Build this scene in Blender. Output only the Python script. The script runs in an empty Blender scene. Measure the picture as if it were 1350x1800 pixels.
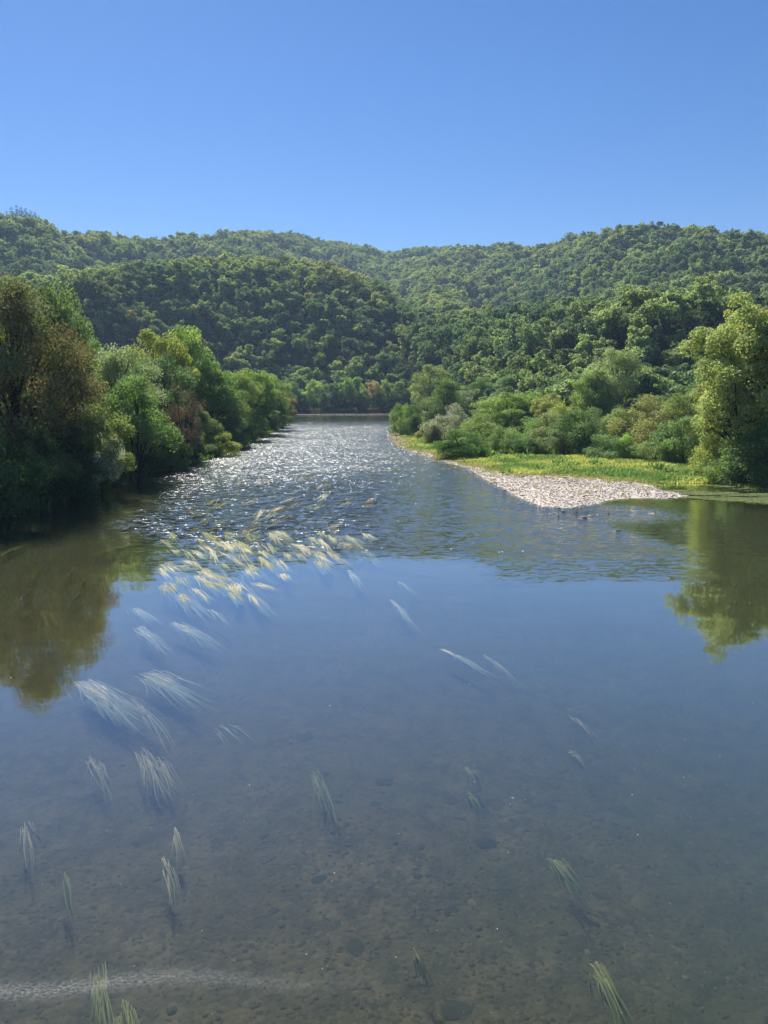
import bpy, math, random
import numpy as np
from mathutils import Vector, Matrix, Euler

R = math.radians
S = bpy.context.scene
C = S.collection
rng = np.random.default_rng(7)
random.seed(7)

# ------------------------------------------------------------------ camera, sky, sun, exposure
CAMH, PITCH, FPX = 10.0, R(8.8), 1352.0
cam = bpy.data.cameras.new('camera'); camo = bpy.data.objects.new('camera', cam); C.objects.link(camo)
camo.location = (0, 0, CAMH); camo.rotation_euler = (R(90) - PITCH, 0, 0)
cam.sensor_fit = 'VERTICAL'; cam.sensor_height = 36; cam.lens = FPX / 1800 * 36
cam.clip_start = 0.2; cam.clip_end = 12000
S.camera = camo

SUN_AZ, SUN_EL = R(-22), R(45)        # azimuth measured from +Y towards +X
SUN_STRENGTH, SKY_STRENGTH, EXPOSURE = 5.0, 0.051, 1.0
w = bpy.data.worlds.new('World'); S.world = w; w.use_nodes = True
nt = w.node_tree; nt.nodes.clear()
sky = nt.nodes.new('ShaderNodeTexSky'); sky.sky_type = 'NISHITA'; sky.sun_disc = False
sky.sun_elevation = SUN_EL; sky.sun_rotation = SUN_AZ
sky.altitude = 300; sky.air_density = 1.0; sky.dust_density = 0.15; sky.ozone_density = 3.0
hs = nt.nodes.new('ShaderNodeHueSaturation'); hs.inputs['Saturation'].default_value = 1.3
bg = nt.nodes.new('ShaderNodeBackground'); bg.inputs['Strength'].default_value = SKY_STRENGTH
wo = nt.nodes.new('ShaderNodeOutputWorld')
nt.links.new(sky.outputs[0], hs.inputs['Color']); tintn = nt.nodes.new('ShaderNodeMix'); tintn.data_type = 'RGBA'; tintn.blend_type = 'MULTIPLY'; tintn.inputs[0].default_value = 1; tintn.inputs[7].default_value = (.76, .83, 1.04, 1)
nt.links.new(hs.outputs[0], tintn.inputs[6]); nt.links.new(tintn.outputs[2], bg.inputs[0]); nt.links.new(bg.outputs[0], wo.inputs[0])
sd = bpy.data.lights.new('sun', 'SUN'); sd.energy = SUN_STRENGTH; sd.angle = R(0.53); sd.color = (1, .955, .88)
so = bpy.data.objects.new('sun', sd); C.objects.link(so)
sun_dir = Vector((math.sin(SUN_AZ) * math.cos(SUN_EL), math.cos(SUN_AZ) * math.cos(SUN_EL), math.sin(SUN_EL)))
so.rotation_euler = sun_dir.to_track_quat('Z', 'Y').to_euler(); so.location = (0, 0, 300)
S.view_settings.view_transform = 'Standard'; S.view_settings.look = 'None'
S.view_settings.exposure = EXPOSURE; S.view_settings.gamma = 1; S.view_settings.use_curve_mapping = False
S.render.engine = 'CYCLES'
cy = S.cycles
cy.max_bounces = 7; cy.diffuse_bounces = 2; cy.glossy_bounces = 3; cy.transmission_bounces = 3
cy.transparent_max_bounces = 8; cy.volume_bounces = 0
cy.caustics_reflective = False; cy.caustics_refractive = False
cy.use_denoising = True; cy.denoiser = 'OPENIMAGEDENOISE'; cy.denoising_input_passes = 'RGB_ALBEDO_NORMAL'
cy.use_adaptive_sampling = False
cy.sample_clamp_direct = 9; cy.sample_clamp_indirect = 3
HAZE = 0.00014

# ------------------------------------------------------------------ photo pixel -> world
def ray(px, py):
    dx = (px - 675) / FPX; dy = -(py - 900) / FPX
    v = np.array([dx, math.cos(PITCH) + dy * math.sin(PITCH), -math.sin(PITCH) + dy * math.cos(PITCH)])
    return v
def azel(px, py):
    v = ray(px, py); h = math.hypot(v[0], v[1])
    return math.atan2(v[0], v[1]), v[2] / h
def on_plane(px, py, z=0.0):
    v = ray(px, py); t = (z - CAMH) / v[2]
    return v[0] * t, v[1] * t
def at_dist(px, py, d):           # point at horizontal distance d along that ray
    a, e = azel(px, py)
    return d * math.sin(a), d * math.cos(a), CAMH + d * e

# ------------------------------------------------------------------ smooth noise in numpy
_tab = np.random.default_rng(3).random((256, 256))
def vnoise(x, y):
    xi = np.floor(x).astype(int); yi = np.floor(y).astype(int); fx = x - xi; fy = y - yi
    fx = fx * fx * (3 - 2 * fx); fy = fy * fy * (3 - 2 * fy)
    g = lambda a, b: _tab[a % 256, b % 256]
    return (g(xi, yi) * (1 - fx) + g(xi + 1, yi) * fx) * (1 - fy) + (g(xi, yi + 1) * (1 - fx) + g(xi + 1, yi + 1) * fx) * fy
def fbm(x, y, s, o=4):
    r = 0; a = .5; x = x / s; y = y / s
    for i in range(o):
        r = r + a * (vnoise(x + 17 * i, y + 9 * i) - .5); a *= .5; x = x * 2.03; y = y * 2.03
    return r * 2
def sstep(a, b, x):
    t = np.clip((x - a) / (b - a), 0, 1); return t * t * (3 - 2 * t)

# ------------------------------------------------------------------ river outline
left_px = [(0, 905), (60, 892), (110, 876), (150, 862), (200, 848), (250, 832), (330, 818), (370, 806), (400, 792), (440, 776), (475, 762), (497, 748), (508, 736)]
right_px = [(690, 735), (688, 750), (684, 770), (695, 786), (730, 797), (770, 810), (800, 817), (822, 824), (845, 840), (880, 859), (925, 882), (952, 891), (1000, 893),
            (1050, 886), (1068, 880), (1110, 876), (1170, 877), (1212, 873), (1205, 867), (1165, 862), (1150, 856), (1190, 850), (1260, 850), (1310, 859), (1350, 864), (1420, 872)]
L = [on_plane(*p) for p in left_px]; Rr = [on_plane(*p) for p in right_px]
poly = [(-34, -150), (-34, 0), (-33.5, 40), (-33, 55)] + L + [(-45, 350), (-62, 378), (-88, 396), (-88, 408)]
fy = 404.0
poly += [(-60, fy + 2), (-20, fy), (4, fy - 2), (12, 385), (6, 340)] + Rr + [(46, 60), (42, 30), (40, 0), (40, -150)]
poly = np.array(poly)
def sdf(x, y):                    # negative inside the river
    x = np.asarray(x, float); y = np.asarray(y, float); sh = x.shape; x = x.ravel(); y = y.ravel()
    best = np.full(x.shape, 1e9); inside = np.zeros(x.shape, bool)
    n = len(poly)
    for i in range(n):
        ax, ay = poly[i]; bx, by = poly[(i + 1) % n]
        dx, dy = bx - ax, by - ay
        t = np.clip(((x - ax) * dx + (y - ay) * dy) / (dx * dx + dy * dy), 0, 1)
        d = (x - ax - t * dx) ** 2 + (y - ay - t * dy) ** 2
        best = np.minimum(best, d)
        if dy != 0:
            c = ((ay > y) != (by > y)) & (x < (bx - ax) * (y - ay) / dy + ax); inside ^= c
    d = np.sqrt(best); d[inside] *= -1
    return d.reshape(sh)

# ------------------------------------------------------------------ hills: ridges seen in the photo, set at their own distances
TREEH = 15.0
ridgeA = [(-500, 330, 800), (-250, 350, 820), (0, 376, 850), (45, 376, 860), (75, 385, 880), (105, 403, 930), (200, 405, 1000), (300, 412, 1080), (420, 405, 1180), (520, 414, 1250),
          (600, 430, 1320), (700, 443, 1400), (760, 446, 1400), (850, 434, 1250), (1000, 422, 1020), (1060, 407, 900), (1130, 392, 820), (1230, 395, 790), (1290, 403, 770),
          (1350, 412, 760), (1600, 400, 740), (1850, 390, 720)]
ridgeB = [(-500, 430, 470), (-250, 450, 480), (0, 470, 500), (150, 462, 520), (260, 447, 540), (350, 441, 560), (470, 438, 590), (560, 455, 580), (640, 478, 560), (700, 510, 530),
          (735, 550, 480), (770, 572, 440), (820, 556, 410), (900, 532, 385), (1000, 497, 360), (1100, 475, 340), (1200, 480, 330), (1265, 492, 325), (1350, 520, 320), (1600, 520, 310), (1850, 500, 300)]
foot = [(-500, 220), (-250, 250), (0, 300), (300, 415), (500, 418), (700, 412), (740, 350), (800, 290), (900, 240), (1000, 210), (1100, 178), (1350, 165), (1850, 150)]
def curve(rows, TREEH=TREEH):
    a = []; z = []; d = []
    for px, py, D in rows:
        az, e = azel(px, py); a.append(az); d.append(D); z.append(CAMH + D * e - TREEH)
    return np.array(a), np.array(d, float), np.array(z)
aA, dA, zA = curve(ridgeA); aB, dB, zB = curve(ridgeB, 15.0)
aF = np.array([azel(p, 690)[0] for p, _ in foot]); dF = np.array([d for _, d in foot], float)
def terrain(x, y, sd=None):
    x = np.asarray(x, float); y = np.asarray(y, float)
    if sd is None: sd = sdf(x, y)
    az = np.arctan2(x, y); d = np.hypot(x, y)
    azc = np.clip(az, -1.2, 1.2)
    f = np.interp(azc, aF, dF); b = np.interp(azc, aB, dB); zb = np.interp(azc, aB, zB)
    a = np.interp(azc, aA, dA); za = np.interp(azc, aA, zA)
    v = b + (a - b) * .34; zv = np.minimum(zb * .82, CAMH + (zb - CAMH) / b * v * .9)
    notch = np.exp(-((azc - azel(772, 560)[0]) / .05) ** 2)     # the side valley stays open between the two spurs
    zv = zv * (1 - notch) + (zb + (za - zb) * .30) * notch
    h = np.zeros_like(d)
    t1 = sstep(0, 1, (d - f) / (b - f)); t1 = .5 * t1 + .5 * np.clip((d - f) / (b - f), 0, 1)
    h1 = 2 + (zb - 2) * t1
    t2 = sstep(b, v, d); h2 = zb + (zv - zb) * t2
    t3 = (d - v) / (a - v); t3 = np.clip(t3, 0, 1); t3 = .6 * np.sin(t3 * math.pi / 2) + .4 * t3
    h3 = zv + (za - zv) * t3
    h4 = za - (d - a) * .22
    h = np.where(d < f, 0, np.where(d < b, h1, np.where(d < v, h2, np.where(d < a, h3, np.maximum(h4, 20)))))
    m = sstep(0, 60, d - f) * (1 - .75 * np.exp(-((d - b) / 25) ** 2)) * (1 - .75 * np.exp(-((d - a) / 40) ** 2))
    rid = np.abs(fbm(x, y, 95, 3))
    h = h + m * ((.22 - rid) * 34 + fbm(x + 300, y, 45, 3) * 9) * sstep(0, 1, (d - f) / 90)
    back = sstep(-80, 40, y)
    h = h * back
    left = x < -2 - 0 * y
    bankL = 2.2 * sstep(0, 5, sd) + 1.5 * sstep(5, 60, sd) + .35 * fbm(x, y, 6)
    bankR = .30 * sstep(0, 3, sd) + .35 * sstep(3, 14, sd) + 1.6 * sstep(14, 60, sd) + (.12 * fbm(x, y, 5) + .05 * fbm(x, y, 1.6)) * sstep(0, 3, sd)
    wl = np.where((y < 330) & (x > 1 - 0 * y), 0., 1.)
    bank = bankL * wl + bankR * (1 - wl)
    land = bank + np.maximum(h - 2, 0) * sstep(0, 25, sd) + np.where(h > 2, 0, 0)
    dep = np.clip(-sd, 0, 40)
    bed = -(0.04 + .75 * (1 - np.exp(-dep / 7.0)) + .35 * sstep(2, 30, x) * sstep(0, 10, dep) * sstep(95, 60, y)) + fbm(x, y, 9) * .12 * sstep(0, 4, dep) + fbm(x, y, 1.1, 2) * .03 * sstep(0, 2, dep)
    tail = np.exp(-(((x - 16.5) / 4.5) ** 2 + ((y - 66) / 5.0) ** 2))
    bed = bed * (1 - .88 * tail)
    return np.where(sd > 0, land, bed)

# ------------------------------------------------------------------ node helpers
def mat(name):
    m = bpy.data.materials.new(name); m.use_nodes = True; m.node_tree.nodes.clear()
    return m, m.node_tree, m.node_tree.nodes, m.node_tree.links
def N(nodes, t, **kw):
    n = nodes.new(t)
    for k, v in kw.items():
        if k in n.inputs.keys() if hasattr(n.inputs, 'keys') else False: n.inputs[k].default_value = v
        else: setattr(n, k, v)
    return n
def ramp(nodes, links, fac, stops):
    r = nodes.new('ShaderNodeValToRGB'); e = r.color_ramp.elements
    while len(e) < len(stops): e.new(.5)
    for el, (p, c) in zip(e, stops):
        el.position = p; el.color = tuple(c) + (1,) if len(c) == 3 else c
    links.new(fac, r.inputs[0]); return r.outputs[0]
def noise(nodes, links, vec, scale, detail=4, rough=.55, w=None):
    n = nodes.new('ShaderNodeTexNoise'); n.inputs['Scale'].default_value = scale; n.inputs['Detail'].default_value = detail
    n.inputs['Roughness'].default_value = rough
    if vec is not None: links.new(vec, n.inputs['Vector'])
    return n.outputs['Fac']
def math_(nodes, links, op, a, b=None, c=None):
    m = nodes.new('ShaderNodeMath'); m.operation = op
    for i, v in enumerate((a, b, c)):
        if v is None: continue
        if isinstance(v, (int, float)): m.inputs[i].default_value = v
        else: links.new(v, m.inputs[i])
    return m.outputs[0]
def mixc(nodes, links, fac, a, b, mode='MIX'):
    m = nodes.new('ShaderNodeMix'); m.data_type = 'RGBA'; m.blend_type = mode
    for s, v in ((m.inputs[0], fac), (m.inputs[6], a), (m.inputs[7], b)):
        if isinstance(v, (int, float)): s.default_value = v
        elif isinstance(v, (tuple, list)): s.default_value = tuple(v) + (1,) if len(v) == 3 else v
        else: links.new(v, s)
    return m.outputs[2]

def leaf_material(name, dry, trans=.48, gloss=.02):
    """leaf: the tree's own colour ('tint'), each leaf a little lighter or darker ('v'), and dry or yellowed leaves ('dry')"""
    m, t, n, l = mat(name)
    a = n.new('ShaderNodeAttribute'); a.attribute_type = 'INSTANCER'; a.attribute_name = 'tint'
    v = n.new('ShaderNodeAttribute'); v.attribute_name = 'v'
    d = n.new('ShaderNodeAttribute'); d.attribute_name = 'dry'
    k = math_(n, l, 'MULTIPLY_ADD', v.outputs['Fac'], 1.9, 1.3)
    c = mixc(n, l, d.outputs['Fac'], a.outputs['Color'], dry)
    cc = n.new('ShaderNodeVectorMath'); cc.operation = 'SCALE'; l.new(c, cc.inputs[0]); l.new(k, cc.inputs['Scale'])
    df = n.new('ShaderNodeBsdfDiffuse'); l.new(cc.outputs[0], df.inputs[0])
    tr = n.new('ShaderNodeBsdfTranslucent')
    tc = mixc(n, l, .55, cc.outputs[0], (1.12, 1.2, .5), 'MULTIPLY')
    l.new(tc, tr.inputs[0])
    m1 = n.new('ShaderNodeMixShader'); m1.inputs[0].default_value = trans; l.new(df.outputs[0], m1.inputs[1]); l.new(tr.outputs[0], m1.inputs[2])
    gl = n.new('ShaderNodeBsdfGlossy'); gl.inputs['Roughness'].default_value = .6; gl.inputs[0].default_value = (1, 1, 1, 1)
    m2 = n.new('ShaderNodeMixShader'); m2.inputs[0].default_value = gloss; l.new(m1.outputs[0], m2.inputs[1]); l.new(gl.outputs[0], m2.inputs[2])
    o = n.new('ShaderNodeOutputMaterial'); l.new(m2.outputs[0], o.inputs[0])
    return m
LEAF = leaf_material('leaf', (.20, .19, .06))
LEAF_BROWN = leaf_material('leaf_withering', (.115, .082, .042), .40)
LEAF_RED = leaf_material('leaf_dead', (.085, .056, .042), .2)

def bark(name, c1, c2):
    m, t, n, l = mat(name)
    tc = n.new('ShaderNodeTexCoord'); mp = n.new('ShaderNodeMapping'); mp.inputs['Scale'].default_value = (1, 1, .25); l.new(tc.outputs['Object'], mp.inputs[0])
    f = noise(n, l, mp.outputs[0], 9, 5)
    c = ramp(n, l, f, [(.3, c1), (.7, c2)])
    b = n.new('ShaderNodeBsdfDiffuse'); l.new(c, b.inputs[0])
    bp = n.new('ShaderNodeBump'); bp.inputs['Strength'].default_value = .6; bp.inputs['Distance'].default_value = .05; l.new(f, bp.inputs['Height']); l.new(bp.outputs[0], b.inputs['Normal'])
    o = n.new('ShaderNodeOutputMaterial'); l.new(b.outputs[0], o.inputs[0]); return m
BARK = bark('bark', (.03, .024, .018), (.09, .075, .06))
DEADWOOD = bark('dead_wood', (.10, .085, .07), (.24, .21, .18))

# ------------------------------------------------------------------ mesh helper
def mesh_np(name, verts, faces, material=None, attrs=None, smooth=False):
    """verts (n,3); faces: (m,3) or (m,4) array"""
    me = bpy.data.meshes.new(name)
    verts = np.asarray(verts, np.float32); faces = np.asarray(faces, np.int32)
    k = faces.shape[1]
    me.vertices.add(len(verts)); me.vertices.foreach_set('co', verts.ravel())
    me.loops.add(faces.size); me.loops.foreach_set('vertex_index', faces.ravel())
    me.polygons.add(len(faces)); me.polygons.foreach_set('loop_start', np.arange(0, faces.size, k, dtype=np.int32))
    me.polygons.foreach_set('use_smooth', np.full(len(faces), smooth))
    me.update(calc_edges=True)
    for an, (dom, arr) in (attrs or {}).items():
        at = me.attributes.new(an, 'FLOAT', dom); at.data.foreach_set('value', np.asarray(arr, np.float32))
    if material: me.materials.append(material)
    return me
def link(name, me, parent=None, **props):
    o = bpy.data.objects.new(name, me); C.objects.link(o)
    if parent is not None: o.parent = parent
    for k, v in props.items(): o[k] = v
    return o
def empty(name, loc, label, cat, group=None):
    o = bpy.data.objects.new(name, None); o.empty_display_size = .3; C.objects.link(o); o.location = loc
    o['label'] = label; o['category'] = cat
    if group: o['group'] = group
    return o

# ------------------------------------------------------------------ trees
def unit(v): return v / (np.linalg.norm(v, axis=-1, keepdims=True) + 1e-9)
def leaves(g, cen, rad, n, size, aspect=.62, droop=0., up=.35, low=.55):
    """n leaf quads on the shells of the clumps (cen, rad)"""
    wgt = rad.prod(axis=1) ** (2 / 3); k = g.choice(len(cen), n, p=wgt / wgt.sum())
    u = unit(g.normal(size=(n, 3)))
    flip = (u[:, 2] < 0) & (g.random(n) < low); u[flip, 2] *= -1
    r = .45 + .55 * g.random(n) ** .6
    p = cen[k] + u * rad[k] * r[:, None]
    nrm = unit(u * .8 + g.normal(size=(n, 3)) * .55 + np.array([0, 0, up]))
    a = unit(np.cross(nrm, g.normal(size=(n, 3)))); 
    if droop: a = unit(a + np.array([0, 0, -droop]))
    b = unit(np.cross(nrm, a)); s = size * (.6 + .8 * g.random(n))[:, None]
    a = a * s * .5; b = b * s * .5 * aspect
    V = np.stack([p - a, p + b - .15 * a, p + a, p - b - .15 * a], 1).reshape(-1, 3)
    F = np.arange(4 * n).reshape(-1, 4)
    return V, F, k, u, r
def tube(pts, radii, sides=5):
    pts = np.asarray(pts, float); m = len(pts); V = []; F = []
    d = np.gradient(pts, axis=0); d = unit(d)
    ref = np.array([.3, .9, .1]); 
    a = unit(np.cross(d, ref)); b = np.cross(d, a)
    th = np.arange(sides) * 2 * math.pi / sides
    for i in range(m):
        V.append(pts[i] + radii[i] * (np.cos(th)[:, None] * a[i] + np.sin(th)[:, None] * b[i]))
    for i in range(m - 1):
        for j in range(sides):
            j2 = (j + 1) % sides
            F.append((i * sides + j, i * sides + j2, (i + 1) * sides + j2, (i + 1) * sides + j))
    return np.concatenate(V), np.array(F)
class Acc:
    def __init__(s): s.V = []; s.F = []; s.n = 0
    def add(s, V, F): s.V.append(V); s.F.append(F + s.n); s.n += len(V)
    def mesh(s, name, m, smooth=True): return mesh_np(name, np.concatenate(s.V), np.concatenate(s.F), m, smooth=smooth)
def bez(p0, p1, p2, k):
    t = np.linspace(0, 1, k)[:, None]; return (1 - t) ** 2 * p0 + 2 * t * (1 - t) * p1 + t * t * p2
def make_tree(name, seed, H, W, z0, nbig, nsub, n, size, shape='round', aspect=.62, material=LEAF, dryf=.06, dryclump=0., trunk_r=.22, gap=.0, stems=1, low=.55, up=.35, droop=0., limb=True, lean=0., puff=.30):
    """returns crown mesh, trunk mesh: real size, base at the origin"""
    g = np.random.default_rng(seed)
    cz = (H + z0) / 2; hz = (H - z0) / 2; rw = W / 2
    big = []; tries = 0
    while len(big) < nbig and tries < 6000:
        tries += 1
        u = unit(g.normal(size=3)); 
        if u[2] < -.85: continue
        q = .55 + .33 * g.random() if g.random() < .8 else .25 * g.random()
        t = u[2] * q
        if shape == 'round': wd = 1.
        elif shape == 'poplar': wd = .74 + .26 * math.cos((t + .15) * 2.0)
        elif shape == 'cone': wd = max(.15, .62 - .62 * t)
        elif shape == 'dome': wd = 1.05 - .35 * max(t, 0)
        p = np.array([u[0] * q * rw * wd, u[1] * q * rw * wd, cz + t * hz])
        p[0] += lean * (p[2] - z0)
        if all(np.linalg.norm((p - b) / np.array([rw, rw, hz])) > (.36 if tries < 3000 else .2) * (9 / nbig) ** .33 for b in big): big.append(p)
    big = np.array(big); sc = (9 / nbig) ** .33
    cen = []; rad = []; owner = []
    for i, p in enumerate(big):
        br = np.array([rw, rw, hz * .8]) * (.36 + .14 * g.random()) * sc
        for j in range(nsub):
            u = unit(g.normal(size=3)); u[2] = abs(u[2]) * 1.0 if g.random() < .6 else u[2]
            c = p + u * br * (.55 + .35 * g.random()); 
            c[2] = max(c[2], max(z0, 0) * .6 + .07 * hz)
            s = min(br) * puff * (1. + .9 * g.random()) * 1.35
            cen.append(c); rad.append(np.array([s, s, s * (.75 + .3 * g.random())])); owner.append(i)
    cen = np.array(cen); rad = np.array(rad)
    if gap: keep = g.random(len(cen)) > gap; cen = cen[keep]; rad = rad[keep]; owner = list(np.array(owner)[keep])
    V, F, k, u, r = leaves(g, cen, rad, n, size, aspect, droop, up, low)
    cl = g.random(len(cen)) * .45
    v = np.clip(cl[k] + g.random(n) * .55, 0, 1)
    dc = (g.random(len(cen)) < dryclump).astype(float) * .85
    dry = np.clip(np.where(g.random(n) < dryf, .8, 0) + dc[k] * (g.random(n) < .85) , 0, 1)
    crown = mesh_np('crown', V, F, material, {'v': ('FACE', v), 'dry': ('FACE', dry)})
    A = Acc()
    top = np.array([lean * (H - z0) * .6, 0, z0 + (H - z0) * .82])
    bases = [np.array([0., 0, 0])]
    if stems == 1:
        P = bez(np.array([0, 0, -.5]), np.array([g.normal() * .03 * H, g.normal() * .03 * H, H * .45]), top, 9)
        A.add(*tube(P, trunk_r * np.linspace(1, .12, 9) ** .9 * np.where(np.arange(9) == 0, 1.3, 1), 7))
    else:
        P = None
        for s in range(stems):
            th = s * 2.4 + g.random(); e = np.array([math.cos(th) * rw * .5, math.sin(th) * rw * .5, H * (.6 + .25 * g.random())])
            A.add(*tube(bez(np.array([math.cos(th) * .15, math.sin(th) * .15, -.3]), np.array([e[0] * .35, e[1] * .35, H * .4]), e, 6), trunk_r * np.linspace(.8, .12, 6), 5))
    if limb:
        for i, p in enumerate(big):
            if P is not None:
                j = int(np.clip((p[2] / H) * 8 * (.35 + .25 * g.random()), 1, 6)); s = P[j]
            else: s = np.array([0, 0, .2])
            L_ = np.linalg.norm(p - s)
            mid = s + (p - s) * .45 + np.array([0, 0, .10 * L_]) + g.normal(size=3) * .06 * L_
            rr = trunk_r * (.42 if P is not None else .35) * (.7 + .5 * g.random())
            Q = bez(s, mid, p, 6); A.add(*tube(Q, rr * np.linspace(1, .28, 6), 5))
            for q in [cen[a] for a in range(len(cen)) if owner[a] == i][:5]:
                A.add(*tube(bez(Q[3], (Q[3] + q) / 2 + g.normal(size=3) * .05 * L_, q, 4), rr * np.array([.4, .3, .2, .08]), 3))
    tr = A.mesh('trunk', BARK)
    return crown, tr

T = {}
# hero trees and river-side kinds
T['poplar'] = (22.5, 14.5, make_tree('poplar', 11, 22.5, 14.5, 1.5, 34, 9, 66000, .25, 'poplar', .8, LEAF, .05, .10, .42, .14, low=.4, up=.2, puff=.30))
T['wither'] = (20.0, 18.0, make_tree('wither', 12, 20.0, 18.0, .4, 40, 9, 72000, .27, 'dome', .55, LEAF_BROWN, .26, .36, .40, .03, low=.35, up=.15, puff=.36))
T['round0'] = (12., 11., make_tree('round', 21, 12., 11., .3, 24, 8, 25000, .26, 'round', .6, LEAF, .04, 0, .20, puff=.36))
T['round1'] = (12., 11., make_tree('round', 22, 12., 11., .2, 26, 8, 25000, .25, 'dome', .6, LEAF, .03, .03, .20, puff=.36))
T['round2'] = (13., 10., make_tree('round', 23, 13., 10., .4, 24, 9, 25000, .25, 'poplar', .5, LEAF, .03, 0, .20, puff=.36))
T['bush0'] = (5., 6., make_tree('bush', 31, 5., 6., -1.2, 22, 8, 17000, .17, 'round', .38, LEAF, .04, 0, .06, stems=5, low=.3, puff=.36))
T['bush1'] = (5., 6., make_tree('bush', 32, 5., 6., -1.4, 18, 9, 17000, .19, 'round', .45, LEAF, .03, 0, .06, stems=4, low=.3, puff=.38))
T['bush2'] = (5., 5.5, make_tree('bush', 33, 5., 5.5, -.8, 24, 7, 17000, .15, 'cone', .4, LEAF, .05, .06, .06, stems=4, low=.3, puff=.38))
T['dead'] = (6., 6., make_tree('dead', 34, 6., 6., .3, 20, 7, 6000, .16, 'dome', .4, LEAF_RED, .2, .85, .12, stems=6, low=.1, gap=.1))
T['mid0'] = (16., 13., make_tree('mid', 41, 16., 13., .6, 16, 7, 7000, .55, 'round', .7, LEAF, .03, 0, .28))
T['mid1'] = (16., 13., make_tree('mid', 42, 16., 13., .4, 18, 7, 7000, .55, 'poplar', .7, LEAF, .03, 0, .28))
T['mid2'] = (16., 12., make_tree('mid', 43, 16., 12., .4, 14, 8, 7000, .5, 'dome', .7, LEAF, .04, .03, .26))
FAR = []
for i, (sh, nb) in enumerate([('round', 10), ('dome', 9), ('poplar', 11), ('round', 8), ('dome', 12), ('cone', 10)]):
    FAR.append((10., 9., make_tree('far', 60 + i, 10., 9. if sh != 'cone' else 6.5, .2, nb, 5, 1500, .70, sh, .8, LEAF, .03, 0, .2, limb=False, puff=.34)))
def conifer(seed, H=13., W=5., n=2600):
    g = np.random.default_rng(seed); A = Acc(); A.add(*tube([[0, 0, -.5], [0, 0, H * .5], [0, 0, H * .98]], [.22, .13, .03], 6))
    cen = []; rad = []
    for z in np.linspace(H * .12, H * .97, 13):
        r = W / 2 * (1 - z / H) ** .8 + .15
        for j in range(max(3, int(r * 4))):
            th = g.random() * 6.28; rr = r * (.45 + .5 * g.random())
            cen.append([math.cos(th) * rr, math.sin(th) * rr, z + g.normal() * .25]); rad.append([.35 * r + .18, .35 * r + .18, .28])
    V, F, k, u, r = leaves(g, np.array(cen), np.array(rad), n, .45, .35, .4, .1, .4)
    return mesh_np('crown', V, F, LEAF, {'v': ('FACE', g.random(n)), 'dry': ('FACE', np.zeros(n))}), A.mesh('trunk', BARK)
T['conifer'] = (13., 5., conifer(71))

def put_tree(kind, x, y, z, h, wd, tint, label, group=None, name='tree', cat='tree', rz=None):
    H, W, (cm, tm) = T[kind] if isinstance(kind, str) else kind
    o = empty(name, (x, y, z), label, cat, group)
    o.rotation_euler = (0, 0, random.uniform(0, 6.28) if rz is None else rz)
    o.scale = (wd / W, wd / W * random.uniform(.92, 1.08), h / H)
    c = link('crown', cm, o); c['tint'] = tuple(float(q) for q in tint)
    link('trunk', tm, o)
    return o

# tints (albedo)
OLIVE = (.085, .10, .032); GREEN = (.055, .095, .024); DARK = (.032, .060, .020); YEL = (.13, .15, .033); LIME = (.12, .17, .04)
GREY = (.10, .12, .070); SILV = (.17, .20, .13); MIDG = (.07, .115, .03); RUST = (.10, .070, .036); DUSK = (.045, .07, .035)
FRESH = 1.17
def jit(t, a=.14):
    k = (1 + random.uniform(-a, a)) * FRESH; return tuple(c * k * (1 + random.uniform(-.06, .06)) for c in t)

def ground_z(x, y): return float(terrain(np.array([x]), np.array([y]))[0])
def tree_px(kind, px, top, D, wd, tint, label, name='tree', cat='tree', group=None, rz=None, dz=0):
    x, y, zt = at_dist(px, top, D); z = ground_z(x, y)
    z = max(z, -.1) + dz
    return put_tree(kind, x, y, z - .05, max(zt - z, 1.), wd, jit(tint, .07), label, group, name, cat, rz)

GL = 'trees and shrubs lining the left bank'; GR = 'shrubs behind the gravel bar'; GV = 'taller trees behind the shrubs'; GF = 'trees on the far shore'
tree_px('wither', 12, 494, 80, 14, (.075, .085, .035), 'huge withering brown tree at the left edge of the river', 'deciduous_tree', group=GL, rz=.6)
tree_px('round1', 98, 512, 97, 10, (.075, .10, .038), 'bright green crown rising just behind the withering brown tree', 'deciduous_tree', group=GL)
tree_px('round0', -70, 500, 96, 14, GREEN, 'green tree half outside the frame behind the withering brown tree', 'deciduous_tree', group=GL)
tree_px('round2', 150, 588, 116, 9, (.085, .125, .04), 'slim yellowish green tree between the brown tree and the pale willow', 'deciduous_tree', group=GL)
tree_px('round1', 112, 640, 92, 8, SILV, 'pale silvery tree peeping out at the right side of the withering brown tree', 'deciduous_tree', group=GL)
tree_px('round2', 212, 606, 108, 10.5, (.12, .15, .075), 'pale grey green willow tree on the left bank', 'willow_tree', group=GL)
tree_px('round0', 268, 577, 140, 13, YEL, 'tallest yellow green rounded tree on the left bank', 'deciduous_tree', group=GL)
tree_px('round1', 325, 582, 150, 12, LIME, 'lime topped tree right of the tallest yellow green one', 'deciduous_tree', group=GL)
tree_px('round0', 285, 618, 122, 10, (.05, .085, .032), 'dark blue green tree in front of the tallest yellow green one', 'deciduous_tree', group=GL)
tree_px('round1', 368, 640, 150, 12, MIDG, 'spreading mid green tree above the bright waterside bush', 'deciduous_tree', group=GL)
tree_px('round2', 412, 650, 172, 12, (.10, .14, .035), 'broad green tree right of the spreading one on the left bank', 'deciduous_tree', group=GL)
tree_px('round0', 440, 646, 190, 13, (.10, .145, .035), 'light green rounded tree near the far end of the left bank', 'deciduous_tree', group=GL)
tree_px('round1', 475, 662, 215, 12, (.09, .12, .035), 'olive green tree last but one on the left bank', 'deciduous_tree', group=GL)
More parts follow.
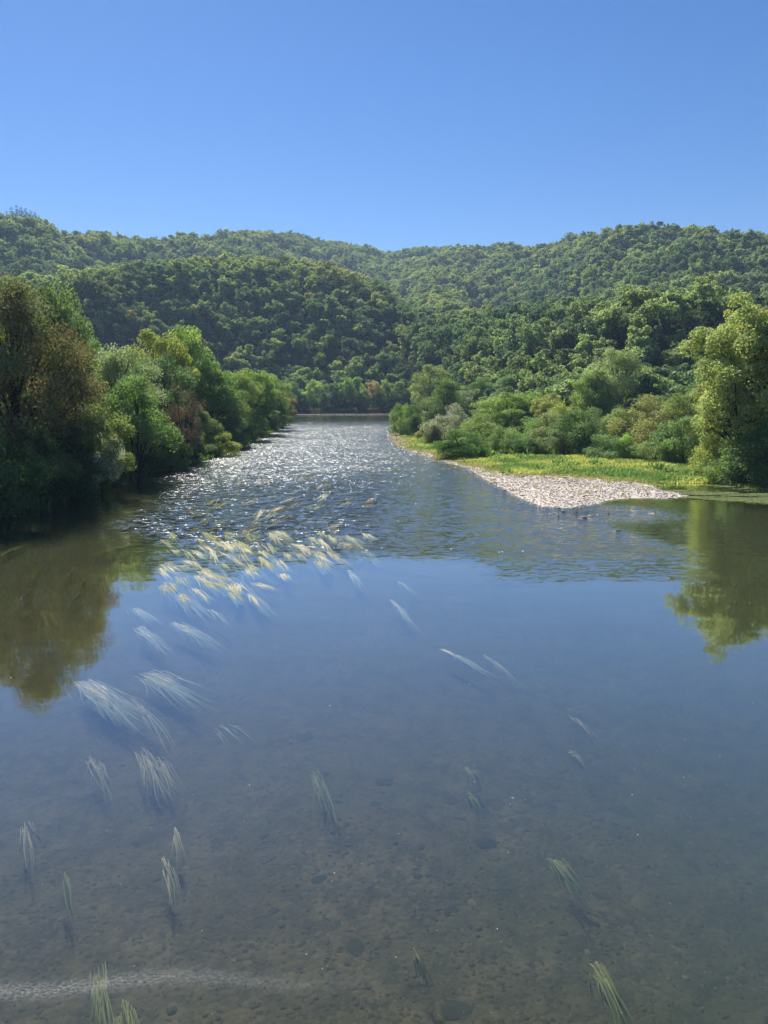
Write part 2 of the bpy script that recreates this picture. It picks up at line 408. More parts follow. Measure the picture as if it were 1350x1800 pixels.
tree_px('round0', 500, 690, 270, 9, RUST, 'small rust coloured tree at the far tip of the left bank', 'deciduous_tree', group=GL)
tree_px('round2', 495, 668, 300, 11, GREEN, 'green tree just behind the rust coloured one at the bank tip', 'deciduous_tree', group=GL)
tree_px('round1', 235, 668, 93, 9.5, (.075, .115, .035), 'leafy green tree bulging over the dead branches on the left bank', 'deciduous_tree', group=GL)
tree_px('round0', 170, 700, 82, 7, OLIVE, 'olive shrub under the pale willow beside the brown tree', 'shrub', 'shrub', GL)
tree_px('dead', 318, 672, 108, 8, RUST, 'dead reddish brown shrub among the green trees on the left bank', 'dead_shrub', 'shrub', GL)
tree_px('bush1', 383, 757, 128, 6.2, YEL, 'bright yellow green bush bulging out over the sunlit water', 'bush', 'bush', GL, dz=0)
tree_px('bush0', 182, 752, 81, 3.4, (.26, .30, .22), 'small whitish leaved shrub at the edge of the dark shade', 'shrub', 'shrub', GL, dz=1.5)
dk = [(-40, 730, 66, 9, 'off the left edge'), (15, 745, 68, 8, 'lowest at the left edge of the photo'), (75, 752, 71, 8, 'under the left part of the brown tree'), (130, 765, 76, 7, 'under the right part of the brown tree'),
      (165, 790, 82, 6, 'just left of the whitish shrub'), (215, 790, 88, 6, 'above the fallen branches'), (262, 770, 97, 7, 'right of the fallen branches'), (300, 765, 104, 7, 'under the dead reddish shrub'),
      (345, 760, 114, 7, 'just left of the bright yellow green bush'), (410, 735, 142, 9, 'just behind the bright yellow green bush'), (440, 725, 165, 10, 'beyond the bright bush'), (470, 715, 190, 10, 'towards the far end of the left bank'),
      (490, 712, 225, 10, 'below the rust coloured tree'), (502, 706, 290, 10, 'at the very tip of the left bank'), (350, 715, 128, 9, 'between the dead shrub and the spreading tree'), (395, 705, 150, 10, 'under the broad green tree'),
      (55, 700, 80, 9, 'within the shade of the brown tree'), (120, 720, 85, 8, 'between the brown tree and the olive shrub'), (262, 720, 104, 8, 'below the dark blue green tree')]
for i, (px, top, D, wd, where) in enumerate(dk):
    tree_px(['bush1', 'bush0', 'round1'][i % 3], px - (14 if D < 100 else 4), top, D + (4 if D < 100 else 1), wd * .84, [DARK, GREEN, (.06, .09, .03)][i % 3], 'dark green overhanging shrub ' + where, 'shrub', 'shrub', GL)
# right bank
tree_px('poplar', 1334, 501, 98, 14.8, (.135, .17, .060), 'tall yellow green poplar at the right edge with dark forked trunk', 'poplar_tree', group=GV, rz=2.1)
tree_px('poplar', 1425, 520, 106, 15, (.10, .13, .035), 'second poplar mostly outside the frame on the right', 'poplar_tree', group=GV, rz=.4)
rb = [('bush1', 1338, 745, 94, 8, (.04, .065, .02), 'dark dense shrub at the foot of the poplar trunk'),
      ('bush0', 1390, 740, 92, 9, DARK, 'dark shrub at the right edge of the photo'),
      ('bush2', 1252, 752, 99, 5.2, (.15, .155, .045), 'golden yellow young tree left of the poplar foot'),
      ('bush1', 1285, 765, 96, 6, (.08, .11, .03), 'green shrub between the golden young tree and the dark foot of the poplar'),
      ('bush1', 1205, 725, 113, 7, (.07, .105, .035), 'green shrub just left of the golden young tree'),
      ('bush0', 1152, 764, 113, 5.6, (.085, .115, .045), 'low rounded grey green shrub in the middle of the hedge'),
      ('bush2', 1103, 757, 115, 3.8, LIME, 'small light green conical shrub at the meadow edge'),
      ('bush1', 1066, 762, 116, 6, (.06, .10, .035), 'low bushy green shrub left of the small conical one'),
      ('bush0', 1190, 697, 132, 9, OLIVE, 'olive willow shrub behind the hedge near the poplar'),
      ('bush0', 1140, 700, 130, 10, (.105, .105, .045), 'large brownish olive willow shrub in the right hedge'),
      ('bush2', 1090, 708, 133, 8, (.085, .115, .04), 'green willow shrub left of the brownish olive one'),
      ('bush1', 1022, 714, 124, 8.5, (.04, .07, .022), 'dark round headed shrub in the middle of the right bank'),
      ('bush0', 1055, 720, 133, 6.5, (.075, .10, .045), 'narrow grey green shrub right of the dark round headed one'),
      ('bush0', 965, 758, 122, 6, (.085, .095, .045), 'low brown green shrub in front of the hedge left of the dark one'),
      ('bush1', 978, 720, 132, 7, (.09, .10, .05), 'greyish shrub half behind the dark round headed one'),
      ('bush2', 985, 700, 150, 8, (.12, .14, .035), 'yellowish shrub in the second row left of the tall willow'),
      ('bush1', 922, 766, 122, 5, (.035, .065, .022), 'dark green low shrub beside the meadow'),
      ('bush0', 890, 752, 124, 5.4, (.06, .095, .03), 'mid green low shrub left of the dark low one'),
      ('bush1', 935, 730, 135, 7.5, (.075, .105, .035), 'rounded green shrub behind the two low ones'),
      ('bush0', 858, 730, 138, 9, (.09, .115, .04), 'wide olive shrub above the dark bush by the water'),
      ('bush1', 813, 750, 118, 6.8, (.045, .085, .022), 'dark green bush standing at the water at the start of the gravel bar'),
      ('bush0', 846, 768, 124, 5, (.07, .10, .035), 'low shrub between the dark waterside bush and the hedge'),
      ('bush0', 786, 714, 148, 8, (.14, .15, .105), 'silvery grey willow bush on the narrow meadow'),
      ('bush2', 762, 742, 146, 4.4, (.07, .075, .035), 'small brownish shrub at the left foot of the silvery willow'),
      ('bush2', 737, 756, 165, 3, (.13, .12, .04), 'tiny yellowish shrub alone on the narrow meadow'),
      ('bush1', 735, 706, 176, 6, (.04, .065, .025), 'dark narrow shrub between two green ones at the river bend'),
      ('bush0', 705, 712, 182, 5.5, (.075, .11, .035), 'green shrub at the leftmost tip of the right bank'),
      ('bush2', 717, 706, 190, 6.5, (.09, .14, .035), 'bright green shrub just behind the tip of the right bank'),
      ('bush1', 758, 700, 195, 9, (.06, .08, .03), 'olive shrub behind the narrow meadow'),
      ]
for k, px, top, D, wd, tn, lb in rb: tree_px(k, px, top, D, wd * 1.12, tuple(c * 1.2 for c in tn), lb, 'bush', 'bush', GR)
rt = [('round2', 785, 662, 200, 11, (.06, .085, .026), 'dark pyramid shaped tree at the river bend'),
      ('round0', 757, 640, 330, 17, (.10, .12, .035), 'olive crowned tree standing behind the dark pyramid shaped one'),
      ('round1', 820, 690, 215, 9, (.09, .11, .07), 'grey leaved tree right of the dark pyramid shaped one'),
      ('round0', 893, 688, 176, 13, (.105, .145, .035), 'broad yellow green tree behind the wide olive shrub'),
      ('round1', 870, 700, 200, 11, (.085, .12, .035), 'green tree left behind the broad yellow green one'),
      ('round1', 940, 692, 180, 10, (.095, .13, .035), 'light green tree right of the broad yellow green one'),
      ('round0', 970, 690, 172, 8, (.13, .13, .04), 'yellowish tree beneath the dark slope'),
      ('round2', 1088, 608, 178, 13.5, (.115, .135, .062), 'tall pale willow tree against the dark right slope'),
      ('round1', 1045, 655, 176, 11, (.10, .135, .04), 'lower green tree leaning on the left of the tall pale willow'),
      ('round0', 915, 655, 260, 15, (.055, .09, .028), 'dark green tree at the foot of the right slope'),
      ('round1', 850, 665, 280, 13, (.06, .10, .03), 'green tree at the mouth of the side valley'),
      ('round0', 1010, 660, 215, 12, (.05, .085, .026), 'deep green tree left behind the tall pale willow'),
      ('bush1', 1140, 655, 240, 10, (.085, .125, .045), 'round light shrub above the wall left of the power pole'),
      ('bush0', 1168, 652, 242, 9, (.12, .14, .08), 'grey green shrub above the middle of the low wall'),
      ('bush1', 1196, 662, 236, 9, (.10, .15, .035), 'bright green shrub above the wall right beside the power pole'),
      ('round0', 1230, 640, 238, 10, (.06, .09, .03), 'green tree above the wall hidden in part by the poplar'),
      ('bush1', 1160, 690, 165, 14, (.065, .10, .03), 'wide green shrub mass below the low wall'),
      ('bush0', 1215, 688, 160, 11, (.09, .105, .035), 'olive shrub below the wall beside the poplar'),
      ('round1', 1250, 660, 150, 12, (.05, .08, .025), 'dark tree directly behind the poplar'),
      ('round0', 1350, 640, 150, 14, (.05, .08, .025), 'dark tree behind the poplar at the right edge'),
      ]
for k, px, top, D, wd, tn, lb in rt: tree_px(k, px, top, D, wd * 1.05, tuple(c * 1.12 for c in tn), lb, 'deciduous_tree', 'tree', GV)
fs = [(470, 672, 418, 15, GREEN, 'mid0', 'dark green tree on the far shore behind the left bank tip'), (512, 668, 416, 14, (.06, .10, .035), 'mid2', 'shaded tree on the far shore at its left end'),
      (551, 664, 409, 11, LIME, 'mid1', 'pale yellow green egg shaped tree on the far shore'), (583, 672, 412, 12, DUSK, 'mid0', 'dull dark tree right of the egg shaped one on the far shore'),
      (607, 660, 410, 10, (.11, .16, .04), 'mid1', 'light green ragged tree in the middle of the far shore'), (628, 662, 408, 12, (.09, .135, .035), 'mid0', 'rounded green tree right of the ragged one on the far shore'),
      (655, 667, 409, 9, (.13, .105, .05), 'mid2', 'orange brown tree on the far shore'), (683, 664, 408, 11, (.10, .135, .035), 'mid1', 'green tree right of the orange brown one'),
      (706, 670, 404, 12, (.08, .11, .035), 'mid0', 'olive tree at the right end of the far shore'), (730, 672, 398, 12, (.09, .12, .035), 'mid2', 'tree on the far shore just left of the river bend shrubs'),
      (760, 672, 380, 12, (.07, .10, .03), 'mid1', 'tree at the far shore half behind the river bend shrubs'), (567, 690, 406, 6, (.10, .12, .04), 'mid1', 'small low tree right under the egg shaped one'),
      (670, 690, 405, 7, (.07, .11, .035), 'mid0', 'small green tree at the foot of the orange brown one'), (644, 694, 405, 6, (.09, .12, .035), 'mid2', 'small shrubby tree left of the orange brown one'),
      (697, 697, 401, 8, (.05, .085, .03), 'mid0', 'low dark waterside tree at the right end of the far shore'), (530, 690, 408, 9, (.04, .065, .03), 'mid2', 'low dark tree left of the egg shaped one')]
for px, top, D, wd, tn, k, lb in fs: tree_px(k, px, top, D, wd, tuple(c * 1.2 for c in tn), lb, 'deciduous_tree', 'tree', GF)

# ------------------------------------------------------------------ terrain sheets
AZ = np.concatenate([np.arange(-62, -30, .6), np.arange(-30, 31, .17), np.arange(31, 63, .6)]); AZ = np.radians(AZ)
DD = np.concatenate([np.geomspace(7, 60, 90), np.arange(60.3, 135, .42), np.geomspace(135.4, 420, 170), np.geomspace(424, 1500, 130), np.geomspace(1530, 5000, 18)])
GA, GD = np.meshgrid(AZ, DD, indexing='ij')
X = GD * np.sin(GA); Y = GD * np.cos(GA); SDv = sdf(X, Y); Z = terrain(X, Y, SDv)
VX = np.stack([X, Y, Z], -1).reshape(-1, 3)
na, nd = X.shape; I = np.arange(na * nd).reshape(na, nd)
Q = np.stack([I[:-1, :-1], I[1:, :-1], I[1:, 1:], I[:-1, 1:]], -1).reshape(-1, 4)
sq = SDv.ravel()[Q].mean(1); xq = VX[Q, 0].mean(1); yq = VX[Q, 1].mean(1); dq = np.hypot(xq, yq)
def bar_(x, y, s):               # how deep inside the gravel (over 2.5) or the grass (under) a point lies
    Ln = np.interp(x, [11, 12, 16.8, 24, 29.6, 30.5, 32], [101, 98, 91, 86.5, 83, 76, 60])
    return np.maximum(np.clip((Ln - y) * .8, -9, 4) + 2.5, np.interp(y, [60, 100, 112, 135, 200], [3.2, 3.8, 3.6, 4.2, 5.0]) - s - sstep(28, 33, x) * 9) + fbm(x, y, 7) * 2.2
barR = sstep(1.8, 3.2, bar_(xq, yq, sq))   # width of the gravel
isbed = sq <= -.25
isbar = (~isbed) & (barR > .5) & (xq > 1) & (yq < 210) & (yq > 55)
ishill = (~isbed) & (dq > np.interp(np.arctan2(xq, yq), aF, dF) - 8)
isbank = ~(isbed | isbar | ishill)
def submesh(name, mask, m):
    q = Q[mask]; u, inv = np.unique(q, return_inverse=True)
    me = mesh_np(name, VX[u], inv.reshape(-1, 4), m, smooth=True); o = link(name, me); o['kind'] = 'structure'; return o

def rocky(name, stops, scale, bump=.03, extra=None, rough=.9):
    m, t, n, l = mat(name)
    g = n.new('ShaderNodeNewGeometry'); pos = g.outputs['Position']
    vo = n.new('ShaderNodeTexVoronoi'); vo.inputs['Scale'].default_value = scale; l.new(pos, vo.inputs['Vector'])
    sep = n.new('ShaderNodeSeparateColor'); l.new(vo.outputs['Color'], sep.inputs[0])
    f = noise(n, l, pos, scale * .12, 5)
    k = math_(n, l, 'MULTIPLY_ADD', sep.outputs[0], .45, math_(n, l, 'MULTIPLY', f, .75))
    c = ramp(n, l, k, stops)
    if extra: c = extra(n, l, pos, c)
    b = n.new('ShaderNodeBsdfDiffuse'); l.new(c, b.inputs[0])
    bp = n.new('ShaderNodeBump'); bp.inputs['Distance'].default_value = bump; bp.inputs['Strength'].default_value = .8; bp.invert = True
    l.new(vo.outputs['Distance'], bp.inputs['Height']); l.new(bp.outputs[0], b.inputs['Normal'])
    o = n.new('ShaderNodeOutputMaterial'); l.new(b.outputs[0], o.inputs[0]); return m
def bed_extra(n, l, pos, c):
    f = noise(n, l, pos, .35, 6, .7); k = ramp(n, l, f, [(.38, (0, 0, 0)), (.62, (1, 1, 1))])
    c = mixc(n, l, k, c, (.082, .068, .038))
    f2 = noise(n, l, pos, 1.7, 5, .65); k2 = ramp(n, l, f2, [(.34, (.55, .6, .62)), (.5, (.95, .95, .95)), (.70, (1.2, 1.12, 1.02))])
    c = mixc(n, l, 1.0, c, k2, 'MULTIPLY')
    sp = n.new('ShaderNodeSeparateXYZ'); l.new(pos, sp.inputs[0])
    x = math_(n, l, 'MULTIPLY_ADD', f, 10, sp.outputs[0])
    m = n.new('ShaderNodeMapRange'); m.interpolation_type = 'SMOOTHSTEP'; m.inputs[1].default_value = 3; m.inputs[2].default_value = 16; l.new(x, m.inputs[0])
    return mixc(n, l, m.outputs[0], c, mixc(n, l, 1.0, c, (.62, .85, .72), 'MULTIPLY'))     # dimming by deeper water on the right, put into the bed colour
M_BED = rocky('riverbed_cobbles', [(.2, (.055, .048, .029)), (.5, (.082, .066, .038)), (.8, (.12, .095, .058))], 7, .04, bed_extra)
M_BAR = rocky('gravel', [(.2, (.30, .26, .21)), (.5, (.46, .41, .35)), (.8, (.58, .52, .45))], 7, .02)
def meadow():
    m, t, n, l = mat('meadow_ground')
    g = n.new('ShaderNodeNewGeometry'); pos = g.outputs['Position']
    f = noise(n, l, pos, .22, 5, .6); f2 = noise(n, l, pos, 2.5, 4, .6)
    k = math_(n, l, 'MULTIPLY_ADD', f2, .4, math_(n, l, 'MULTIPLY', f, .8))
    c = ramp(n, l, k, [(.42, (.09, .12, .035)), (.55, (.16, .17, .05)), (.70, (.20, .17, .08))])
    b = n.new('ShaderNodeBsdfDiffuse'); l.new(c, b.inputs[0])
    bp = n.new('ShaderNodeBump'); bp.inputs['Distance'].default_value = .2; l.new(f2, bp.inputs['Height']); l.new(bp.outputs[0], b.inputs['Normal'])
    o = n.new('ShaderNodeOutputMaterial'); l.new(b.outputs[0], o.inputs[0]); return m
M_MEADOW = meadow()
def forest_floor():
    m, t, n, l = mat('forest_floor')
    g = n.new('ShaderNodeNewGeometry'); f = noise(n, l, g.outputs['Position'], .15, 6, .65)
    c = ramp(n, l, f, [(.35, (.018, .026, .012)), (.6, (.04, .05, .022)), (.8, (.08, .075, .05))])
    b = n.new('ShaderNodeBsdfDiffuse'); l.new(c, b.inputs[0]); o = n.new('ShaderNodeOutputMaterial'); l.new(b.outputs[0], o.inputs[0]); return m
M_FLOOR = forest_floor()
def mud():
    m, t, n, l = mat('bank_earth')
    g = n.new('ShaderNodeNewGeometry'); f = noise(n, l, g.outputs['Position'], .9, 6, .65)
    c = ramp(n, l, f, [(.35, (.02, .02, .012)), (.6, (.045, .042, .022)), (.8, (.09, .08, .05))])
    b = n.new('ShaderNodeBsdfDiffuse'); l.new(c, b.inputs[0]); o = n.new('ShaderNodeOutputMaterial'); l.new(b.outputs[0], o.inputs[0]); return m
M_MUD = mud()
submesh('riverbed', isbed, M_BED)
submesh('gravel_bar', isbar, M_BAR)
submesh('left_bank', isbank & (xq < 1), M_MUD)
submesh('meadow', isbank & (xq >= 1), M_MEADOW)
submesh('hills', ishill, M_FLOOR)
# ground under and behind the bridge, so that the river goes on behind the camera
gx = np.concatenate([np.linspace(-400, -60, 12), np.linspace(-55, 60, 60), np.linspace(70, 400, 12)]); gy = np.linspace(-300, 34, 70)
# (kept below the main sheet where they overlap)
BX, BY = np.meshgrid(gx, gy, indexing='ij'); BS = sdf(BX, BY); BZ = terrain(BX, BY, BS) - .06 - .5 * (np.hypot(BX, BY) > 7) * (np.abs(np.arctan2(BX, BY)) < R(61.5))
i2 = np.arange(BX.size).reshape(BX.shape)
link('ground', mesh_np('ground', np.stack([BX, BY, BZ], -1).reshape(-1, 3), np.stack([i2[:-1, :-1], i2[1:, :-1], i2[1:, 1:], i2[:-1, 1:]], -1).reshape(-1, 4), M_BED, smooth=True), kind='structure')

# ------------------------------------------------------------------ water
def water_sheet():
    az = np.radians(np.arange(-61, 61.1, .5)); dd = np.concatenate([np.geomspace(2, 60, 240), np.arange(61, 140, 1.), np.geomspace(141, 430, 70)])
    a, d = np.meshgrid(az, dd, indexing='ij'); x = d * np.sin(a); y = d * np.cos(a)
    # behind and beside the camera
    # roughness of the surface, as the current makes it: 0 calm pool, 1 rapid
    edge = 46.5 + 3.4 * fbm(x, y * .5, 9) + np.interp(x, [-30, -20, -13, -6, 0, 14, 22], [14, 9, 3, 1.5, .5, -1, -1])   # the calm pool begins here
    rip = sstep(edge - 1.2, edge + 2.2, y) * .34
    rip += .09 * sstep(.05, .45, fbm(x + 40, y * 2.2, 7)) * sstep(edge - 9, edge - 2, y)
    rip += .10 * np.exp(-((y - edge - 1) / 2.5) ** 2)
    rapid = sstep(68, 112, y - x * .15 + 14 * fbm(x, y * .6, 16)) * sstep(285, 215, y) * (1 - .55 * sstep(-6, 16, x - (y - 80) * .02))
    rip = rip + rapid * .62
    rip *= 1 - .80 * sstep(255, 300, y)
    rip *= 1 - .93 * sstep(15.6, 18.6, x + 1.2 * fbm(x, y, 3) - (58 - y) * .12) * sstep(92, 86, y)       # slack water under the poplar
    rip = np.maximum(rip, .6 * np.exp(-(((x - 17) / 5.5) ** 2 + ((y - 64) / 4.0) ** 2)))
    lee = sstep(-17, -24, x + (y - 60) * .12) * sstep(105, 80, y)                      # slack water under the left bank
    rip *= 1 - .8 * lee
    st = np.exp(-((y - (11.95 + .035 * x + .12 * np.sin(x * 1.3))) / .15) ** 2) * sstep(1.5, -6, x)            # the little eddy line below the bridge
    chop = rip; eddy = st
    i = np.arange(x.size).reshape(x.shape)
    V = np.stack([x, y, np.zeros_like(x)], -1).reshape(-1, 3); F = np.stack([i[:-1, :-1], i[1:, :-1], i[1:, 1:], i[:-1, 1:]], -1).reshape(-1, 4)
    return V, F, {'chop': ('POINT', chop.ravel()), 'eddy': ('POINT', eddy.ravel())}
CALM, RIPPLE, RAPID = .030, 4.0, 5.0
def water_material():
    m, t, n, l = mat('river_water')
    g = n.new('ShaderNodeNewGeometry'); pos = g.outputs['Position']
    ch = n.new('ShaderNodeAttribute'); ch.attribute_name = 'chop'; ed = n.new('ShaderNodeAttribute'); ed.attribute_name = 'eddy'
    def mp(sx, sy, rz=0):
        q = n.new('ShaderNodeMapping'); q.inputs['Scale'].default_value = (sx, sy, 1); q.inputs['Rotation'].default_value = (0, 0, rz); l.new(pos, q.inputs[0]); return q.outputs[0]
    def slope(vec, scale, detail, rough, amp):       # slope of the surface in x and y, as a vector
        q = n.new('ShaderNodeTexNoise'); q.inputs['Scale'].default_value = scale; q.inputs['Detail'].default_value = detail; q.inputs['Roughness'].default_value = rough
        l.new(vec, q.inputs['Vector'])
        s_ = n.new('ShaderNodeVectorMath'); s_.operation = 'SUBTRACT'; l.new(q.outputs['Color'], s_.inputs[0]); s_.inputs[1].default_value = (.5, .5, .5)
        m_ = n.new('ShaderNodeVectorMath'); m_.operation = 'SCALE'; l.new(s_.outputs[0], m_.inputs[0])
        if isinstance(amp, float): m_.inputs['Scale'].default_value = amp
        else: l.new(amp, m_.inputs['Scale'])
        return m_.outputs[0]
    chf = ch.outputs['Fac']; c1 = math_(n, l, 'MINIMUM', chf, .45); c2 = math_(n, l, 'MAXIMUM', math_(n, l, 'SUBTRACT', chf, .25), 0.)
    gust = noise(n, l, mp(.5, 1, .3), .16, 5, .7); gk = ramp(n, l, gust, [(.38, (.25, .25, .25)), (.62, (1.35, 1.35, 1.35))])
    parts = [slope(mp(.45, 1.2), .55, 2, .5, CALM), slope(mp(1, 1.8, .2), 5., 3, .6, CALM * .8),
             slope(mp(.7, 2.3, .12), 1.6, 3, .6, math_(n, l, 'MULTIPLY', c1, RIPPLE)), slope(mp(.8, 2., -.45), 3.4, 3, .6, math_(n, l, 'MULTIPLY', c1, RIPPLE * .8)),
             slope(mp(1., 1.7), 1.9, 4, .7, math_(n, l, 'MULTIPLY', math_(n, l, 'MULTIPLY', c2, gk), RAPID)),
             slope(mp(1, 2.2, .1), 14, 3, .6, math_(n, l, 'MULTIPLY', ed.outputs['Fac'], .22))]
    acc = parts[0]
    for p_ in parts[1:]:
        ad = n.new('ShaderNodeVectorMath'); ad.operation = 'ADD'; l.new(acc, ad.inputs[0]); l.new(p_, ad.inputs[1]); acc = ad.outputs[0]
    fl = n.new('ShaderNodeVectorMath'); fl.operation = 'MULTIPLY'; l.new(acc, fl.inputs[0]); fl.inputs[1].default_value = (1, 1, 0)
    up = n.new('ShaderNodeVectorMath'); up.operation = 'ADD'; l.new(fl.outputs[0], up.inputs[0]); up.inputs[1].default_value = (0, 0, 1)
    bp = n.new('ShaderNodeVectorMath'); bp.operation = 'NORMALIZE'; l.new(up.outputs[0], bp.inputs[0])
    gl = n.new('ShaderNodeBsdfGlossy'); l.new(bp.outputs[0], gl.inputs['Normal'])
    ro = math_(n, l, 'MULTIPLY_ADD', chf, .13, .02); l.new(ro, gl.inputs['Roughness']); gl.inputs[0].default_value = (1, 1, 1, 1)
    tr = n.new('ShaderNodeBsdfTransparent'); tr.inputs[0].default_value = (.74, .80, .74, 1)
    fr = n.new('ShaderNodeLayerWeight'); fr.inputs['Blend'].default_value = .5; l.new(bp.outputs[0], fr.inputs['Normal'])
    fres = math_(n, l, 'MULTIPLY_ADD', math_(n, l, 'POWER', fr.outputs['Facing'], 2.4), .97, .012)
    mx = n.new('ShaderNodeMixShader'); l.new(fres, mx.inputs[0]); l.new(tr.outputs[0], mx.inputs[1]); l.new(gl.outputs[0], mx.inputs[2])
    fz = noise(n, l, mp(1, 2.4, .06), 13, 4, .7); fk_ = ramp(n, l, fz, [(.42, (0, 0, 0)), (.66, (1, 1, 1))])
    fa = math_(n, l, 'MULTIPLY', math_(n, l, 'MULTIPLY', ed.outputs['Fac'], fk_), .42)
    fd_ = n.new('ShaderNodeBsdfDiffuse'); fd_.inputs[0].default_value = (.42, .42, .40, 1)      # thin patchy pale diffuse band along the eddy line
    m3 = n.new('ShaderNodeMixShader'); l.new(fa, m3.inputs[0]); l.new(mx.outputs[0], m3.inputs[1]); l.new(fd_.outputs[0], m3.inputs[2])
    o = n.new('ShaderNodeOutputMaterial'); l.new(m3.outputs[0], o.inputs[0]); return m
M_WATER = water_material()
V, F, at = water_sheet()
link('river_water', mesh_np('river_water', V, F, M_WATER, at, smooth=True), kind='structure')
def water_body():
    import bmesh
    bm = bmesh.new(); bmesh.ops.create_cube(bm, size=1); bmesh.ops.scale(bm, vec=(620, 560, 2.4), verts=bm.verts); bmesh.ops.translate(bm, vec=(0, 270, -1.21), verts=bm.verts)
    me = bpy.data.meshes.new('water_body'); bm.to_mesh(me); bm.free()
    m, t, n, l = mat('silty_water'); pv = n.new('ShaderNodeVolumePrincipled'); pv.inputs['Color'].default_value = (.50, .47, .27, 1); pv.inputs['Density'].default_value = SILT; pv.inputs['Anisotropy'].default_value = 0
    o = n.new('ShaderNodeOutputMaterial'); l.new(pv.outputs[0], o.inputs['Volume']); me.materials.append(m)
    link('water_body', me, kind='structure')
SILT = .17
water_body()

# ------------------------------------------------------------------ scatter by geometry nodes
def scatter(name, P, rotz, scale, sort, protos, tints=None, tilt=None, **props):
    n = len(P); me = bpy.data.meshes.new(name); me.vertices.add(n); me.vertices.foreach_set('co', np.asarray(P, np.float32).ravel())
    rot = np.zeros((n, 3), np.float32); rot[:, 2] = rotz
    if tilt is not None: rot[:, :2] = tilt
    sc = np.asarray(scale, np.float32); sc = np.repeat(sc[:, None], 3, 1) if sc.ndim == 1 else sc
    me.attributes.new('rot', 'FLOAT_VECTOR', 'POINT').data.foreach_set('vector', rot.ravel())
    me.attributes.new('scl', 'FLOAT_VECTOR', 'POINT').data.foreach_set('vector', sc.ravel())
    me.attributes.new('which', 'INT', 'POINT').data.foreach_set('value', np.asarray(sort, np.int32))
    if tints is not None:
        c = np.ones((n, 4), np.float32); c[:, :3] = tints
        me.attributes.new('tint', 'FLOAT_COLOR', 'POINT').data.foreach_set('color', c.ravel())
    o = link(name, me, **props)
    ng = bpy.data.node_groups.new(name, 'GeometryNodeTree')
    ng.interface.new_socket('Geometry', in_out='INPUT', socket_type='NodeSocketGeometry'); ng.interface.new_socket('Geometry', in_out='OUTPUT', socket_type='NodeSocketGeometry')
    nn = ng.nodes; ll = ng.links; gi = nn.new('NodeGroupInput'); go = nn.new('NodeGroupOutput')
    mp = nn.new('GeometryNodeMeshToPoints'); ll.new(gi.outputs[0], mp.inputs['Mesh'])
    def na_(nm, ty): a = nn.new('GeometryNodeInputNamedAttribute'); a.data_type = ty; a.inputs['Name'].default_value = nm; return a.outputs['Attribute']
    join = nn.new('GeometryNodeJoinGeometry')
    for k, pm in enumerate(protos):
        po = bpy.data.objects.new(name + '_shape', pm)          # not linked to the scene: only a shape for the instances
        oi = nn.new('GeometryNodeObjectInfo'); oi.inputs['Object'].default_value = po; oi.inputs['As Instance'].default_value = True
        ip = nn.new('GeometryNodeInstanceOnPoints'); ll.new(mp.outputs[0], ip.inputs['Points']); ll.new(oi.outputs['Geometry'], ip.inputs['Instance'])
        cmp = nn.new('FunctionNodeCompare'); cmp.data_type = 'INT'; cmp.operation = 'EQUAL'
        ii = [s for s in cmp.inputs if s.enabled]; ll.new(na_('which', 'INT'), ii[0]); ii[1].default_value = k
        ll.new(cmp.outputs[0], ip.inputs['Selection'])
        e2r = nn.new('FunctionNodeEulerToRotation'); ll.new(na_('rot', 'FLOAT_VECTOR'), e2r.inputs[0]); ll.new(e2r.outputs[0], ip.inputs['Rotation'])
        ll.new(na_('scl', 'FLOAT_VECTOR'), ip.inputs['Scale']); ll.new(ip.outputs[0], join.inputs[0])
    ll.new(join.outputs[0], go.inputs[0])
    md = o.modifiers.new('scatter', 'NODES'); md.node_group = ng
    return o

